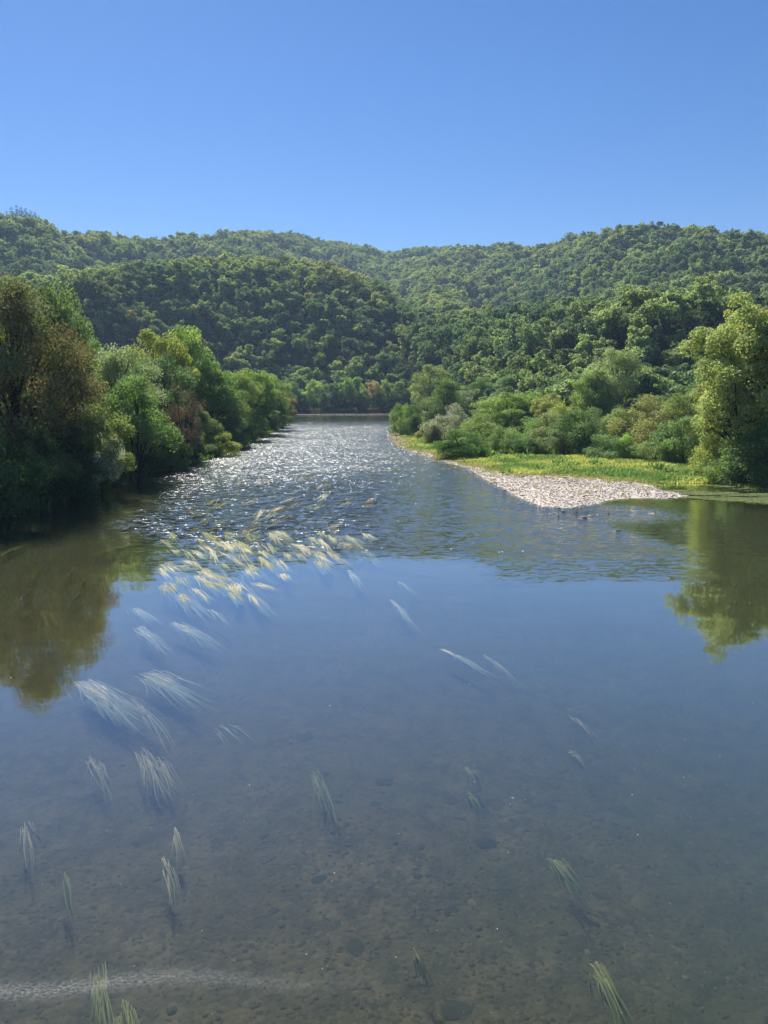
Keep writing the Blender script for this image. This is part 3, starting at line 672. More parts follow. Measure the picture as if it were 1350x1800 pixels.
# ------------------------------------------------------------------ the wooded hills
def forest():
    g = np.random.default_rng(5)
    n = 110000
    az = np.radians(g.uniform(-34, 34, n)); d = np.sqrt(g.uniform(160 ** 2, 1480 ** 2, n))
    x = d * np.sin(az); y = d * np.cos(az)
    f = np.interp(az, aF, dF); a = np.interp(az, aA, dA)
    ok = (d > f + 1) & (d < a + 60); x, y, d, az = x[ok], y[ok], d[ok], az[ok]
    s = sdf(x, y); ok = s > 4; x, y, d, az = x[ok], y[ok], d[ok], az[ok]
    # even spacing: one tree per cell of a jittered grid of about 6.3 m
    cell = 6.4; key = np.floor(x / cell).astype(np.int64) * 100003 + np.floor(y / cell).astype(np.int64)
    _, u = np.unique(key, return_index=True); x, y, d, az = x[u], y[u], d[u], az[u]
    z = terrain(x, y)
    # leave out what the hills hide from every place near the camera
    keep = np.ones(len(x), bool)
    top = z + 13
    for fr in np.linspace(.25, .975, 22):
        xs = x * fr; ys = y * fr; hz = terrain(xs, ys)
        lim = CAMH + 6 + (top - CAMH) * fr
        keep &= hz < lim + 4
    x, y, z, d, az = x[keep], y[keep], z[keep], d[keep], az[keep]
    # broken patches of colour
    pa = fbm(x, y, 70, 3); pb = fbm(x + 900, y, 25, 3)
    base = np.array([.142, .180, .062]); n = len(x)
    tint = np.repeat(base[None], n, 0)
    ol = np.array([.175, .190, .068]); dk = np.array([.062, .098, .040]); yl = np.array([.16, .135, .05]); bl = np.array([.055, .085, .045])
    r = g.random(n)
    def blend(m, c): nonlocal tint; tint = tint * (1 - m[:, None]) + c * m[:, None]
    blend(np.clip(pa * 1.6 + .25 + .4 * pb, 0, .9), ol); blend(np.clip(-pa * 1.5 + .0 + .4 * pb, 0, .85), dk)
    blend((r < .16) * .7, dk); blend(((r > .16) & (r < .30)) * .8, ol); blend((r > .985) * .8, yl); blend(((r > .965) & (r < .975)) * .8, np.array([.16, .17, .13])); blend(((r > .85) & (r < .95)) * .8, bl)
    # yellowing oaks on the crest of the middle spur
    bx, by, _ = at_dist(600, 470, 560); blend(np.exp(-(((x - bx) / 22) ** 2 + ((y - by) / 40) ** 2)) * .6, yl)
    tint *= g.uniform(.68, 1.3, (n, 1))
    near_slope = sstep(470, 380, d)[:, None]; tint = tint * (1 - near_slope) + tint * np.array([.70, .80, .86]) * near_slope      # darker, less yellow tint on the near slope
    kind = g.integers(0, 5, n); kind[g.random(n) < .06] = 5
    con = (g.random(n) < .02 + .08 * (pb > .25)); kind[con] = 6; tint[con] = np.array([.022, .042, .022])
    bigz = sstep(500, 250, d)
    sc = (.62 + .56 * g.random(n) ** 1.3) * (1 + .04 * bigz)
    sc = np.where(con, sc * .72, sc)
    sc3 = np.stack([sc * g.uniform(.85, 1.15, n), sc * g.uniform(.85, 1.15, n), sc * g.uniform(.85, 1.2, n)], 1)
    return x, y, z - .3, d, az, tint, kind, sc3, g.uniform(0, 6.28, n)
fx, fy_, fz, fd, faz, ft, fk, fsc, fr_ = forest()
# trees showing largest: things of their own
inview = (np.abs(faz) < R(27.5)) & (fy_ > 150)
vis = inview.copy()
idx = np.where(inview)[0]
for f in np.linspace(.3, .97, 18):
    vis[idx] &= terrain(fx[idx] * f, fy_[idx] * f) + 5 * (f > .45) < CAMH + (fz[idx] + 9 - CAMH) * f
order = np.where(vis)[0]; order = order[np.argsort(fd[order] / fsc[order, 2])][:290]
solo = np.zeros(len(fx), bool); solo[order] = True
for i in order:
    k = fk[i]; H, W, me_ = (T['conifer'] if k == 6 else FAR[k])
    pxc = 675 + math.tan(faz[i]) * FPX
    side = ('on the hillside above the left bank' if pxc < 500 else 'on the slope above the far shore' if pxc < 700 else 'on the slope above the river bend' if pxc < 760 else 'above the dark pyramid shaped tree' if pxc < 860 else
            'above the broad yellow green tree' if pxc < 980 else 'above the tall pale willow' if pxc < 1130 else 'above the low roadside wall' if pxc < 1225 else 'behind and above the poplar')
    band = 'low down' if fz[i] < 16 else 'halfway up' if fz[i] < 38 else 'high up'
    q = ft[i]; tone = 'bluish green' if q[2] > .47 * q[1] else 'yellowish' if q[0] > .93 * q[1] else 'olive' if q[0] > .80 * q[1] else 'dark green' if q[1] < .115 else 'fresh green'
    kn = 'pointed conifer' if k == 6 else ('slender tree' if k in (2, 5) else 'round crowned tree')
    if k == 6: tone = 'dark'
    put_tree('conifer' if k == 6 else FAR[k], fx[i], fy_[i], fz[i], H * fsc[i, 2], W * (fsc[i, 0] + fsc[i, 1]) / 2, ft[i], f'{tone} {kn} {band} {side}', f'{tone} {kn}s {band} {side}', 'conifer' if k == 6 else 'deciduous_tree')
ns = ~solo
scatter('hillside_forest', np.stack([fx, fy_, fz], 1)[ns], fr_[ns], fsc[ns], fk[ns], [f[2][0] for f in FAR] + [T['conifer'][2][0]], ft[ns],
        kind='stuff', label='dense mixed forest covering the hills on both sides of the valley')
# conifers on the skyline
for i, (px, top) in enumerate([(12, 368), (20, 361), (29, 357), (37, 361), (45, 363), (53, 367), (61, 369), (68, 376)]):
    tree_px('conifer', px, top + 3, 858 + (i % 3) * 6, 12.5, (.02, .034, .024), 'dark conifer in the clump crowning the left hilltop', 'conifer', 'tree', 'conifers on the left hilltop')
tree_px('conifer', 993, 410, 1020, 7, (.02, .034, .024), 'lone dark pointed conifer breaking the skyline in the middle right', 'conifer')
for i, (px, top) in enumerate([(716, 437), (725, 439), (775, 436)]):
    tree_px('mid0', px, top, 1380, 16, (.03, .05, .025), ['left one of two dark rounded trees in the skyline saddle', 'right one of two dark rounded trees in the skyline saddle', 'dark tree on the skyline just right of the saddle'][i], 'deciduous_tree')

# ------------------------------------------------------------------ grass, gravel, stones
def blob(seed, sub=1, flat=.6, rough=.22):
    import bmesh
    bm = bmesh.new(); bmesh.ops.create_icosphere(bm, subdivisions=sub, radius=.5)
    g = np.random.default_rng(seed); ph = g.random(6) * 6; ax = g.uniform(.7, 1.2, 3)
    for v in bm.verts:
        c = v.co; k = 1 + rough * (math.sin(c.x * 7 + ph[0]) * math.sin(c.y * 6 + ph[1]) + .6 * math.sin(c.z * 9 + ph[2] + c.x * 5))
        v.co = Vector((c.x * k * ax[0], c.y * k * ax[1], c.z * k * flat))
    me = bpy.data.meshes.new('stone'); bm.to_mesh(me); bm.free()
    me.polygons.foreach_set('use_smooth', [sub > 1] * len(me.polygons)); return me
def stone_mat(name, stops, gloss=0.):
    m, t, n, l = mat(name)
    a = n.new('ShaderNodeObjectInfo'); tc = n.new('ShaderNodeTexCoord'); f = noise(n, l, tc.outputs['Object'], 5, 5, .6)
    c = ramp(n, l, a.outputs['Random'], stops); c = mixc(n, l, 1., c, ramp(n, l, f, [(.3, (.6, .6, .6)), (.7, (1.15, 1.12, 1.1))]), 'MULTIPLY')
    b = n.new('ShaderNodeBsdfDiffuse'); l.new(c, b.inputs[0])
    o = n.new('ShaderNodeOutputMaterial'); l.new(b.outputs[0], o.inputs[0]); return m
M_PEB = stone_mat('pebble', [(0, (.26, .205, .155)), (.25, (.44, .37, .30)), (.65, (.62, .54, .45)), (1, (.76, .69, .60))])
M_SUB = stone_mat('submerged_stone', [(0, (.052, .047, .028)), (.5, (.078, .064, .037)), (.9, (.105, .082, .048)), (1, (.17, .12, .075))])
M_SUBD = stone_mat('algae_stone', [(0, (.032, .038, .027)), (1, (.050, .050, .032))])
M_WET = stone_mat('wet_rock', [(0, (.10, .08, .06)), (1, (.22, .18, .14))])
pebs = [blob(i, 1, .42) for i in range(4)]
for p in pebs: p.polygons.foreach_set('use_smooth', [True] * len(p.polygons))
for p in pebs: p.materials.append(M_PEB)
subs = [blob(20 + i, 2, .42, .26) for i in range(4)]
for p in subs: p.materials.append(M_SUB)
def sample_region(n, x0, x1, y0, y1, g): return g.uniform(x0, x1, n), g.uniform(y0, y1, n)
def barmask(x, y, s): return bar_(x, y, s)
g = np.random.default_rng(8)
x, y = sample_region(200000, 0, 42, 60, 205, g); s = sdf(x, y); b = barmask(x, y, s)
ok = (s > -.5) & (b > 2.2 + g.normal(0, 1., len(x))) & (g.random(len(x)) < np.interp(y, [60, 110, 200], [1, .6, .35])); x, y = x[ok][:42000], y[ok][:42000]
z = terrain(x, y); sc = .07 + .14 * g.random(len(x)) ** 3; sc *= np.interp(y, [60, 110, 200], [1, 1.4, 2.2]); sc = np.where((g.random(len(x)) < .012), sc * 2.2, sc)
scatter('gravel', np.stack([x, y, z + sc * .1], 1), g.uniform(0, 6.28, len(x)), sc, g.integers(0, 4, len(x)), pebs, kind='stuff', label='pale pebbles covering the gravel bar and the waterside')
# bed stones, seen through the water close to the bridge
n = 46000; az = np.radians(g.uniform(-32, 32, n)); d = 8 + 30 * g.random(n) ** 1.2; x = d * np.sin(az); y = d * np.cos(az)
dens = fbm(x, y, 5) * .5 + .55 - .35 * sstep(0, 14, x); ok = g.random(n) < dens; x, y = x[ok], y[ok]; z = terrain(x, y)
sc = .07 + .11 * g.random(len(x)) ** 2 + .16 * g.random(len(x)) ** 12
scatter('riverbed_stones', np.stack([x, y, z - sc * .13], 1), g.uniform(0, 6.28, len(x)), sc, g.integers(0, 4, len(x)), subs, kind='stuff', label='brown algae covered cobbles on the riverbed under shallow water')
for i, (px, py, wpx, lb) in enumerate([(675, 1375, 60, 'largest dark stone on the riverbed in mid stream'), (537, 1293, 44, 'flat dark stone on the riverbed above the middle weed tuft'), (592, 1410, 30, 'dark submerged stone right of the middle weed tuft'),
        (560, 1545, 36, 'dark round submerged stone in the lower middle of the water'), (660, 1415, 34, 'dark submerged stone just below the largest one'), (855, 1480, 52, 'wide dark submerged stone right of the middle'),
        (740, 1490, 26, 'small dark submerged stone left of the wide one'), (735, 1540, 26, 'small dark submerged stone below the other small one'), (790, 1600, 40, 'dim submerged stone low right of the middle'),
        (480, 1600, 30, 'dark submerged stone low left of the middle'), (800, 1770, 60, 'big dark submerged stone at the bottom edge'), (625, 1660, 44, 'dark submerged stone above the eddy line'),
        (575, 1360, 22, 'little dark submerged stone at the tip of the middle weed tuft'), (465, 1470, 30, 'dark submerged stone right of the two thin weed tufts'), (240, 1480, 24, 'dark submerged stone left of the two thin weed tufts')]):
    x, y = on_plane(px, py, -.75); z = ground_z(x, y); dd_ = math.hypot(math.hypot(x, y), 10); wd = wpx / FPX * dd_
    me = blob(50 + i, 3, .30, .13); me.materials.append(M_SUBD); o = link('submerged_stone', me); o.location = (x, y, z - .01); o.scale = (wd * .75, wd * .55, wd * .3 + .10); o.rotation_euler = (0, 0, i * 1.3)
    o['label'] = lb; o['category'] = 'stone'; o['group'] = 'dark stones on the riverbed'
for i, (px, py, wpx, lb) in enumerate([(1088, 932, 10, 'dark rock with brown top standing alone in the ripples'), (1070, 901, 6, 'small dark rock between gravel bar and slack water'), (1013, 899, 8, 'flat dark stone right of the others off the gravel tip'),
        (991, 899, 7, 'dark stone in the shallow riffle off the gravel tip, upper one'), (967, 903, 7, 'leftmost pale stone off the gravel tip'), (982, 907, 6, 'small dark stone at the left of the riffle'),
        (1026, 908, 10, 'pale flat stone in the riffle below the gravel tip'), (1036, 906, 7, 'pale stone right of the pale flat one'), (1050, 904, 4, 'tiny white stone between riffle and slack water'), (975, 901, 6, 'pale stone beside the leftmost one'),
        (1020, 912, 8, 'lowest pale stone in the riffle'), (1318, 872, 7, 'white stone on the weed mat at the right'), (1276, 852, 9, 'pale stone at the foot of the dark shrubs'), (1252, 843, 12, 'broad pale stone at the edge of the meadow below the golden young tree')]):
    x, y = on_plane(px, py, .03); z = ground_z(x, y); wd = wpx / FPX * math.hypot(x, y)
    me = blob(80 + i, 2, .7, .2); me.materials.append(M_WET if 'dark' in lb else M_PEB); o = link('rock', me); o.location = (x, y, max(z, -.05) + .03); o.scale = (wd, wd * .8, wd * .5)
    o.rotation_euler = (0, 0, i); o['label'] = lb; o['category'] = 'rock'; o['group'] = 'rocks off the gravel bar'

def tuft(seed, n=14, h=.33, spread=.35, w_=.05, material=None):
    g = np.random.default_rng(seed); V = []; F = []
    for i in range(n):
        th = g.random() * 6.28; r = spread * g.random() ** .5; p = np.array([math.cos(th) * r, math.sin(th) * r, -.03]); ln = np.array([math.cos(th), math.sin(th), 0]) * g.uniform(.1, .5) * h
        t = np.array([-math.sin(th + g.normal() * .8), math.cos(th), 0]) * w_; hh = h * g.uniform(.6, 1.2); k = len(V)
        V += [p - t, p + t, p + ln * .5 + t * .7 + [0, 0, hh * .6], p + ln * .5 - t * .7 + [0, 0, hh * .6], p + ln + [0, 0, hh]]
        F += [(k, k + 1, k + 2, k + 3), (k + 3, k + 2, k + 4, k + 4)]
    V = np.array(V); me = bpy.data.meshes.new('tuft'); me.from_pydata([tuple(v) for v in V], [], [f if f[2] != f[3] else f[:3] for f in F]); 
    a = me.attributes.new('v', 'FLOAT', 'FACE'); a.data.foreach_set('value', np.repeat(g.random(n), 2).astype(np.float32)); me.attributes.new('dry', 'FLOAT', 'FACE')
    me.materials.append(LEAF); return me
tufts = [tuft(i) for i in range(3)] + [tuft(9, 22, .35, .5, .09)]
x, y = sample_region(150000, 0, 60, 66, 215, g); s = sdf(x, y); b = barmask(x, y, s)
ok = (s > .15) & (b < 3.2 + g.normal(0, 1.4, len(x))) & (g.random(len(x)) < np.interp(y, [66, 130, 215], [1, .9, .5])); x, y = x[ok][:34000], y[ok][:34000]
z = terrain(x, y); p1 = fbm(x, y * 1.6, 6, 4) * 1.3; p2 = fbm(x + 50, y, 2.5, 2); n = len(x)
tn = np.repeat(np.array([[.13, .165, .055]]), n, 0); mk = np.clip(p1 * 2 + .35, 0, 1)[:, None]; tn = tn * (1 - mk) + np.array([.215, .22, .070]) * mk
mk = np.clip(-p1 * 2 - .05 + p2, 0, 1)[:, None]; tn = tn * (1 - mk) + np.array([.065, .11, .035]) * mk
near = np.clip((barmask(x, y, sdf(x, y)) + .2) / 3, 0, .75)[:, None]; tn = tn * (1 - near) + np.array([.16, .14, .07]) * near
sc = np.clip(.55 + .6 * p2 + g.random(n) * .5, .3, 1.7) * (1 - .5 * near[:, 0])
hb = (g.random(n) < .035) & (p2 > 0); sc[hb] *= 2.1; tn[hb] = np.array([.075, .12, .045])
scatter('meadow_grass', np.stack([x, y, z], 1), g.uniform(0, 6.28, n), sc, g.integers(0, 4, n), tufts, tn, kind='stuff', label='sunlit yellow green grass and herbs between gravel bar and shrubs')
# undergrowth along the left bank
x, y = sample_region(60000, -90, -5, 40, 330, g); s = sdf(x, y); ok = (s > -.1) & (s < 7); x, y = x[ok], y[ok]; z = terrain(x, y); n = len(x)
tn = np.repeat(np.array([[.045, .075, .022]]), n, 0) * g.uniform(.7, 1.4, (n, 1))
scatter('undergrowth', np.stack([x, y, z], 1), g.uniform(0, 6.28, n), g.uniform(1., 2.6, n), g.integers(0, 4, n), tufts, tn, kind='stuff', label='dark undergrowth of nettles and brambles along the left waterline')
# undergrowth on far banks / behind the shrubs on the right
x, y = sample_region(60000, 0, 110, 90, 260, g); s = sdf(x, y); ok = (s > 9) & (np.hypot(x, y) > 120) & (terrain(x, y) < 14); x, y = x[ok][:14000], y[ok][:14000]; z = terrain(x, y); n = len(x)
tn = np.repeat(np.array([[.07, .10, .03]]), n, 0) * g.uniform(.7, 1.4, (n, 1))
scatter('tall_herbs', np.stack([x, y, z], 1), g.uniform(0, 6.28, n), g.uniform(1.5, 3.4, n), g.integers(0, 4, n), tufts, tn, kind='stuff', label='tall green herbs growing between the shrubs on the right bank')

# floating leaves of the slack water: a mat in strips
def pad(seed):
    g = np.random.default_rng(seed); V = []; F = []
    for i in range(16):
        c = np.array([g.normal() * .35, g.normal() * .14, .012 + .03 * g.random()]); a = g.random() * 6.28; r = .05 + .07 * g.random(); k = len(V)
        for j in range(5): V.append(c + [math.cos(a + j * 1.257) * r * 1.5, math.sin(a + j * 1.257) * r, g.normal() * .012])
        F.append(tuple(range(k, k + 5)))
    me = bpy.data.meshes.new('pads'); me.from_pydata([tuple(v) for v in V], [], F)
    me.attributes.new('v', 'FLOAT', 'FACE').data.foreach_set('value', g.random(16).astype(np.float32)); me.attributes.new('dry', 'FLOAT', 'FACE'); me.materials.append(LEAF); return me
x, y = sample_region(60000, 22, 55, 62, 92, g); s = sdf(x, y)
line = np.interp(x, [24, 28, 34, 40, 55], [77, 74, 70, 67, 65])
ok = (s < .1) & (y > line) & (fbm(x * .25, y * 1.6, 1.6, 3) > .02 + .10 * sstep(1.5, 0, y - line) + .20 * sstep(2.5, 6, y - line)); x, y = x[ok][:6000], y[ok][:6000]; n = len(x)
tn = np.repeat(np.array([[.10, .12, .045]]), n, 0) * g.uniform(.5, 1.3, (n, 1))
scatter('floating_weed_mat', np.stack([x, y, np.zeros(n) + .004], 1), g.normal(0, .15, n), g.uniform(.6, 1.3, n), g.integers(0, 3, n), [pad(i) for i in range(3)], tn, kind='stuff', label='mat of small floating leaves on the slack water at the right')

# ------------------------------------------------------------------ water weed
def weed_mat(name, c1, c2):
    m, t, n, l = mat(name)
    a = n.new('ShaderNodeAttribute'); a.attribute_name = 'along'; b = n.new('ShaderNodeAttribute'); b.attribute_name = 'v'
    k = math_(n, l, 'MULTIPLY_ADD', b.outputs['Fac'], .5, math_(n, l, 'SUBTRACT', a.outputs['Fac'], .2))
    c = ramp(n, l, k, [(.15, c1), (.95, c2)]); d = n.new('ShaderNodeBsdfDiffuse'); l.new(c, d.inputs[0])
    o = n.new('ShaderNodeOutputMaterial'); l.new(d.outputs[0], o.inputs[0]); return m
W_PALE = weed_mat('pale_weed', (.50, .45, .33), (.24, .25, .16))
W_MID = weed_mat('tan_weed', (.36, .34, .22), (.17, .19, .11))
W_GREEN = weed_mat('green_weed', (.29, .27, .11), (.14, .16, .06))
W_BROWN = weed_mat('brown_weed', (.52, .41, .27), (.20, .19, .11))
def weed(p0, p1, wpx, n, m, label, group, depth=.05, sw=.010, cat='water weed'):
    near_ = math.hypot(*on_plane(*p0)) < 26; n = int(n * (1.9 if near_ else 2.6)); sw = .0085 if near_ else sw
    A = np.array(on_plane(*p0, -depth)); B = np.array(on_plane(*p1, -depth)); d = B - A; Ln = np.linalg.norm(d); d = d / Ln; s_ = np.array([-d[1], d[0]])
    D = math.hypot(*A); half = wpx / FPX * math.hypot(D, 10) / 2
    sw = max(sw, D * .00042)
    g = np.random.default_rng(int(p0[0] * 7 + p0[1])); V = []; F = []; al = []; vv = []
    for i in range(n):
        o = g.normal() * (.75 if near_ else .5) * half; st = g.uniform(0, .45) * Ln; ln = Ln * g.uniform(.3, 1.25) - st * .5; K = 9; ph = g.random() * 2.5 + o * 3; am = (.022 + .02 * g.random()) * Ln * (1.1 if near_ else 1); ph = g.random() * 6.28 if near_ else ph; fan = g.normal() * (.10 if near_ else .06)
        z0_ = -depth - (.12 if depth > .01 else .04) * g.random() + (0 if depth > .01 else .016); w_ = sw * g.uniform(.6, 1.3); base = len(V); rv = g.random()
        for j in range(K):
            t = j / (K - 1); c = A + d * (st + t * ln) + s_ * (o * (.75 + .3 * t) + fan * t * Ln * .5 + am * math.sin(ph + t * 4.5) * t)
            ww = w_ * (math.sin(max(t, .06) * math.pi) ** .4 if t < .97 else .15); z = z0_ - (.30 if depth > .01 else .16 if depth > 0 else .03) * t ** 1.6 - (.05 if j == 0 else 0)
            V += [(c[0] - s_[0] * ww, c[1] - s_[1] * ww, z), (c[0] + s_[0] * ww, c[1] + s_[1] * ww, z + .01)]
            if j: F.append((base + 2 * j - 2, base + 2 * j - 1, base + 2 * j + 1, base + 2 * j)); al.append(t); vv.append(rv)
    V = np.array(V); c0 = np.array([A[0], A[1], -depth]); V = V - c0
    me = mesh_np('water_weed', V, np.array(F), m, {'along': ('FACE', al), 'v': ('FACE', vv)}, smooth=True)
    ob = link('water_weed', me, label=label, category=cat); ob.location = c0
    if group: ob['group'] = group
G1 = 'weed tufts streaming in the calm water'; G2 = 'weed tufts in the sunlit riffle'
ws = [((138, 1194), (222, 1252), 48, 60, W_PALE, 'largest pale weed tuft spreading like a brush in the left foreground'), ((250, 1180), (338, 1224), 52, 40, W_PALE, 'loose pale weed tuft just right of the largest one'),
      ((228, 1220), (292, 1284), 9, 6, W_BROWN, 'long thin weed strands between the two pale tufts'), ((300, 1092), (372, 1128), 26, 26, W_PALE, 'long pale weed tuft above the two brush like ones'),
      ((238, 1100), (285, 1132), 24, 22, W_PALE, 'rounded pale weed tuft left of the long one'), ((232, 1068), (270, 1087), 26, 22, W_PALE, 'short pale weed tuft highest on the left below the riffle'),
      ((365, 1068), (400, 1092), 12, 8, W_PALE, 'thin pale weed strands right of the short tufts'), ((305, 1040), (355, 1072), 26, 24, W_PALE, 'pale weed tuft below the sunlit riffle'),
      ((158, 1324), (194, 1378), 16, 14, W_BROWN, 'forked reddish weed tuft on the left'), ((245, 1312), (282, 1372), 18, 18, W_BROWN, 'reddish weed tuft with its twin to the right'), ((275, 1322), (304, 1370), 14, 12, W_BROWN, 'smaller twin of the reddish weed tuft'),
      ((44, 1438), (52, 1494), 14, 9, W_BROWN, 'thin weed tuft near the left edge'), ((111, 1526), (124, 1582), 8, 8, W_GREEN, 'narrow yellowish weed tuft low on the left'), ((305, 1446), (313, 1492), 8, 8, W_BROWN, 'small upright weed tuft, upper of the two'),
      ((288, 1494), (305, 1556), 14, 12, W_BROWN, 'small upright weed tuft, lower of the two'), ((548, 1345), (578, 1404), 18, 12, W_GREEN, 'dim greenish weed tuft in mid stream'), ((386, 1272), (428, 1294), 26, 7, W_PALE, 'few short pale strands left of mid stream'),
      ((172, 1686), (182, 1800), 18, 18, W_GREEN, 'tall green weed tuft crossing the eddy line at the bottom'), ((222, 1745), (234, 1840), 16, 14, W_GREEN, 'green weed tuft at the bottom edge, left one of the pair'), ((206, 1770), (214, 1840), 10, 8, W_GREEN, 'faint green weed tuft right beside the bottom pair'),
      ((772, 1139), (848, 1173), 12, 16, W_PALE, 'long pale brown weed tuft in the middle of the blue water'), ((843, 1145), (892, 1172), 8, 5, W_BROWN, 'faint weed strands right of the long pale brown tuft'), ((998, 1254), (1042, 1279), 6, 6, W_BROWN, 'thin pale weed tuft on the right'),
      ((1000, 1316), (1027, 1334), 9, 12, W_BROWN, 'short reddish weed tuft below the thin one on the right'), ((816, 1343), (848, 1370), 12, 10, W_GREEN, 'small green weed tuft right of mid stream'), ((822, 1388), (848, 1412), 14, 8, W_GREEN, 'faint green weed tuft below the small green one'),
      ((968, 1500), (1020, 1546), 16, 14, W_GREEN, 'green forked weed tuft low on the right'), ((1042, 1686), (1094, 1760), 22, 22, W_GREEN, 'yellow green weed tuft nearest the bottom right corner'), ((725, 1662), (748, 1694), 9, 7, W_GREEN, 'short green weed tuft near the bottom middle'),
      ((610, 1000), (633, 1024), 12, 12, W_PALE, 'single pale weed tuft at the edge of the calm pool'), ((685, 1052), (728, 1092), 10, 7, W_PALE, 'faint pale weed strands in the blue water'), ((698, 1020), (726, 1037), 8, 6, W_PALE, 'very faint weed strands above the others in the blue water'),
      ((165, 972), (252, 950), 16, 40, W_GREEN, 'bright green feathery weed raft at the edge of the dark shade'), ((0, 976), (38, 955), 9, 14, W_GREEN, 'yellow green weed tuft in the dark shade at the left edge'), ((275, 962), (262, 980), 16, 10, W_GREEN, 'tiny yellow weed tuft right of the feathery raft'),
      ((60, 935), (90, 922), 8, 8, W_GREEN, 'dim weed strands at the rim of the black shade'), ((60, 1030), (40, 1044), 5, 4, W_GREEN, 'short weed strand over the brown bed far left'), ((70, 1000), (45, 1020), 5, 5, W_GREEN, 'thin weed strand over the brown bed, topmost'),
      ((130, 995), (115, 1012), 5, 5, W_GREEN, 'thin weed strand over the brown bed, middle'), ((150, 1015), (145, 1022), 6, 5, W_GREEN, 'little yellow weed blob over the brown bed'), ((145, 1035), (125, 1052), 6, 5, W_GREEN, 'thin curved weed strand over the brown bed, rightmost'), ((46, 1072), (40, 1085), 6, 4, W_GREEN, 'lowest little weed strand over the brown bed')]
for a_, b_, w_, n_, m_, lb in ws: weed(a_, b_, w_, n_, m_, lb, G1, depth=.006 if m_ is W_PALE else .03)
gg = random.Random(4)
cnt = 0
while cnt < 285:
    px = gg.uniform(270, 690); py = gg.uniform(836, 1058)
    c = 470 - (py - 930) * .75
    if py > 985 and (px > c + 120 or px < 270): continue
    if abs(px - c) > 190 or gg.random() > math.exp(-((px - c) / 160) ** 2 - ((py - 940) / 90) ** 2): continue
    dxx = gg.uniform(10, 24) if py > 930 else -gg.uniform(14, 34); dyy = gg.uniform(10, 20) if py > 930 else gg.uniform(7, 14)
    if py < 950 and px < 430: m_ = W_GREEN
    else: m_ = W_MID if gg.random() < .6 else W_PALE
    lb = ('yellow green weed tuft trailing in the shaded part of the riffle' if m_ is W_GREEN else 'pale weed tuft trailing just under the sunlit riffle')
    lb = ('yellow green' if m_ is W_GREEN else 'tan' if m_ is W_MID else 'pale whitish') + ' weed tuft ' + ('in the upstream part' if py < 905 else 'in the middle part' if py < 965 else 'in the downstream part') + ' of the riffle, ' + ('left side' if px < 400 else 'centre' if px < 540 else 'right side')
    weed((px, py), (px + dxx * gg.uniform(.8, 1.8), py + dyy * gg.uniform(.8, 1.6)), gg.uniform(8, 26), gg.randint(7, 18), m_, lb, 'weed tufts in the shaded riffle' if m_ is W_GREEN else G2, depth=gg.choice([0., 0., .02, .05]), sw=.012); cnt += 1

g = np.random.default_rng(31); n = 260; az_ = np.radians(g.uniform(-28, 28, n)); d_ = np.exp(g.uniform(math.log(11), math.log(60), n))
scatter('foam_flecks', np.stack([d_ * np.sin(az_), d_ * np.cos(az_), np.full(n, .004)], 1), g.uniform(0, 6.28, n), np.clip(.012 + .02 * g.random(n) ** 4, 0, 1) * (d_ / 14) ** .7, np.zeros(n, int), pebs[:1], kind='stuff', label='tiny white flecks of foam and seed drifting on the calm water')
# ------------------------------------------------------------------ fallen branches on the left waterline
def branch(pts, r, label, name='fallen_branch'):
    P = []
    for px, py, z in pts:
        x, y = on_plane(px, py, z); P.append((x, y, z))
    P = np.array(P); c = P[0].copy(); P = P - c; k = 8
    t = np.linspace(0, len(P) - 1, k); Q_ = np.stack([np.interp(t, range(len(P)), P[:, i]) for i in range(3)], 1) + np.random.default_rng(len(label)).normal(size=(k, 3)) * .05
    A = Acc(); A.add(*tube(Q_, r * np.linspace(1, .25, k), 6)); g = np.random.default_rng(len(label))
    for j in range(3, 7):
        e = Q_[j] + g.normal(size=3) * np.array([.6, .6, .3]) + [0, 0, .3]; A.add(*tube(np.array([Q_[j], (Q_[j] + e) / 2 + g.normal(size=3) * .08, e]), [r * .4, r * .3, r * .1], 4))
    o = link(name, A.mesh(name, DEADWOOD), label=label, category='branch', group='fallen branches along the left bank'); o.location = c
branch([(0, 905, .1), (25, 900, .3), (48, 890, .5)], .10, 'pale bare branch lying in the water at the left edge')
branch([(195, 842, .15), (215, 836, .2), (232, 834, .5)], .09, 'long pale branch lying along the water under the dark shrubs')
branch([(240, 822, .2), (258, 810, 1.0), (275, 798, 1.6)], .08, 'bare branch rising out of the water')
branch([(250, 832, .1), (272, 828, .4), (300, 826, .3)], .07, 'thin branch lying low right of the rising one')
branch([(262, 800, 1.4), (280, 794, 1.5), (300, 800, 1.2)], .06, 'small bare branch hanging above the waterline')
branch([(325, 790, 1.0), (338, 796, .6), (352, 806, .3)], .07, 'bare branch dipping to the water left of the bright bush')
branch([(85, 880, .1), (115, 881, .12), (130, 882, .1)], .06, 'thin branch floating in the black shade')
branch([(66, 987, .01), (72, 986.5, .02), (80, 987, .01)], .035, 'short whitish stick floating over the brown bed')

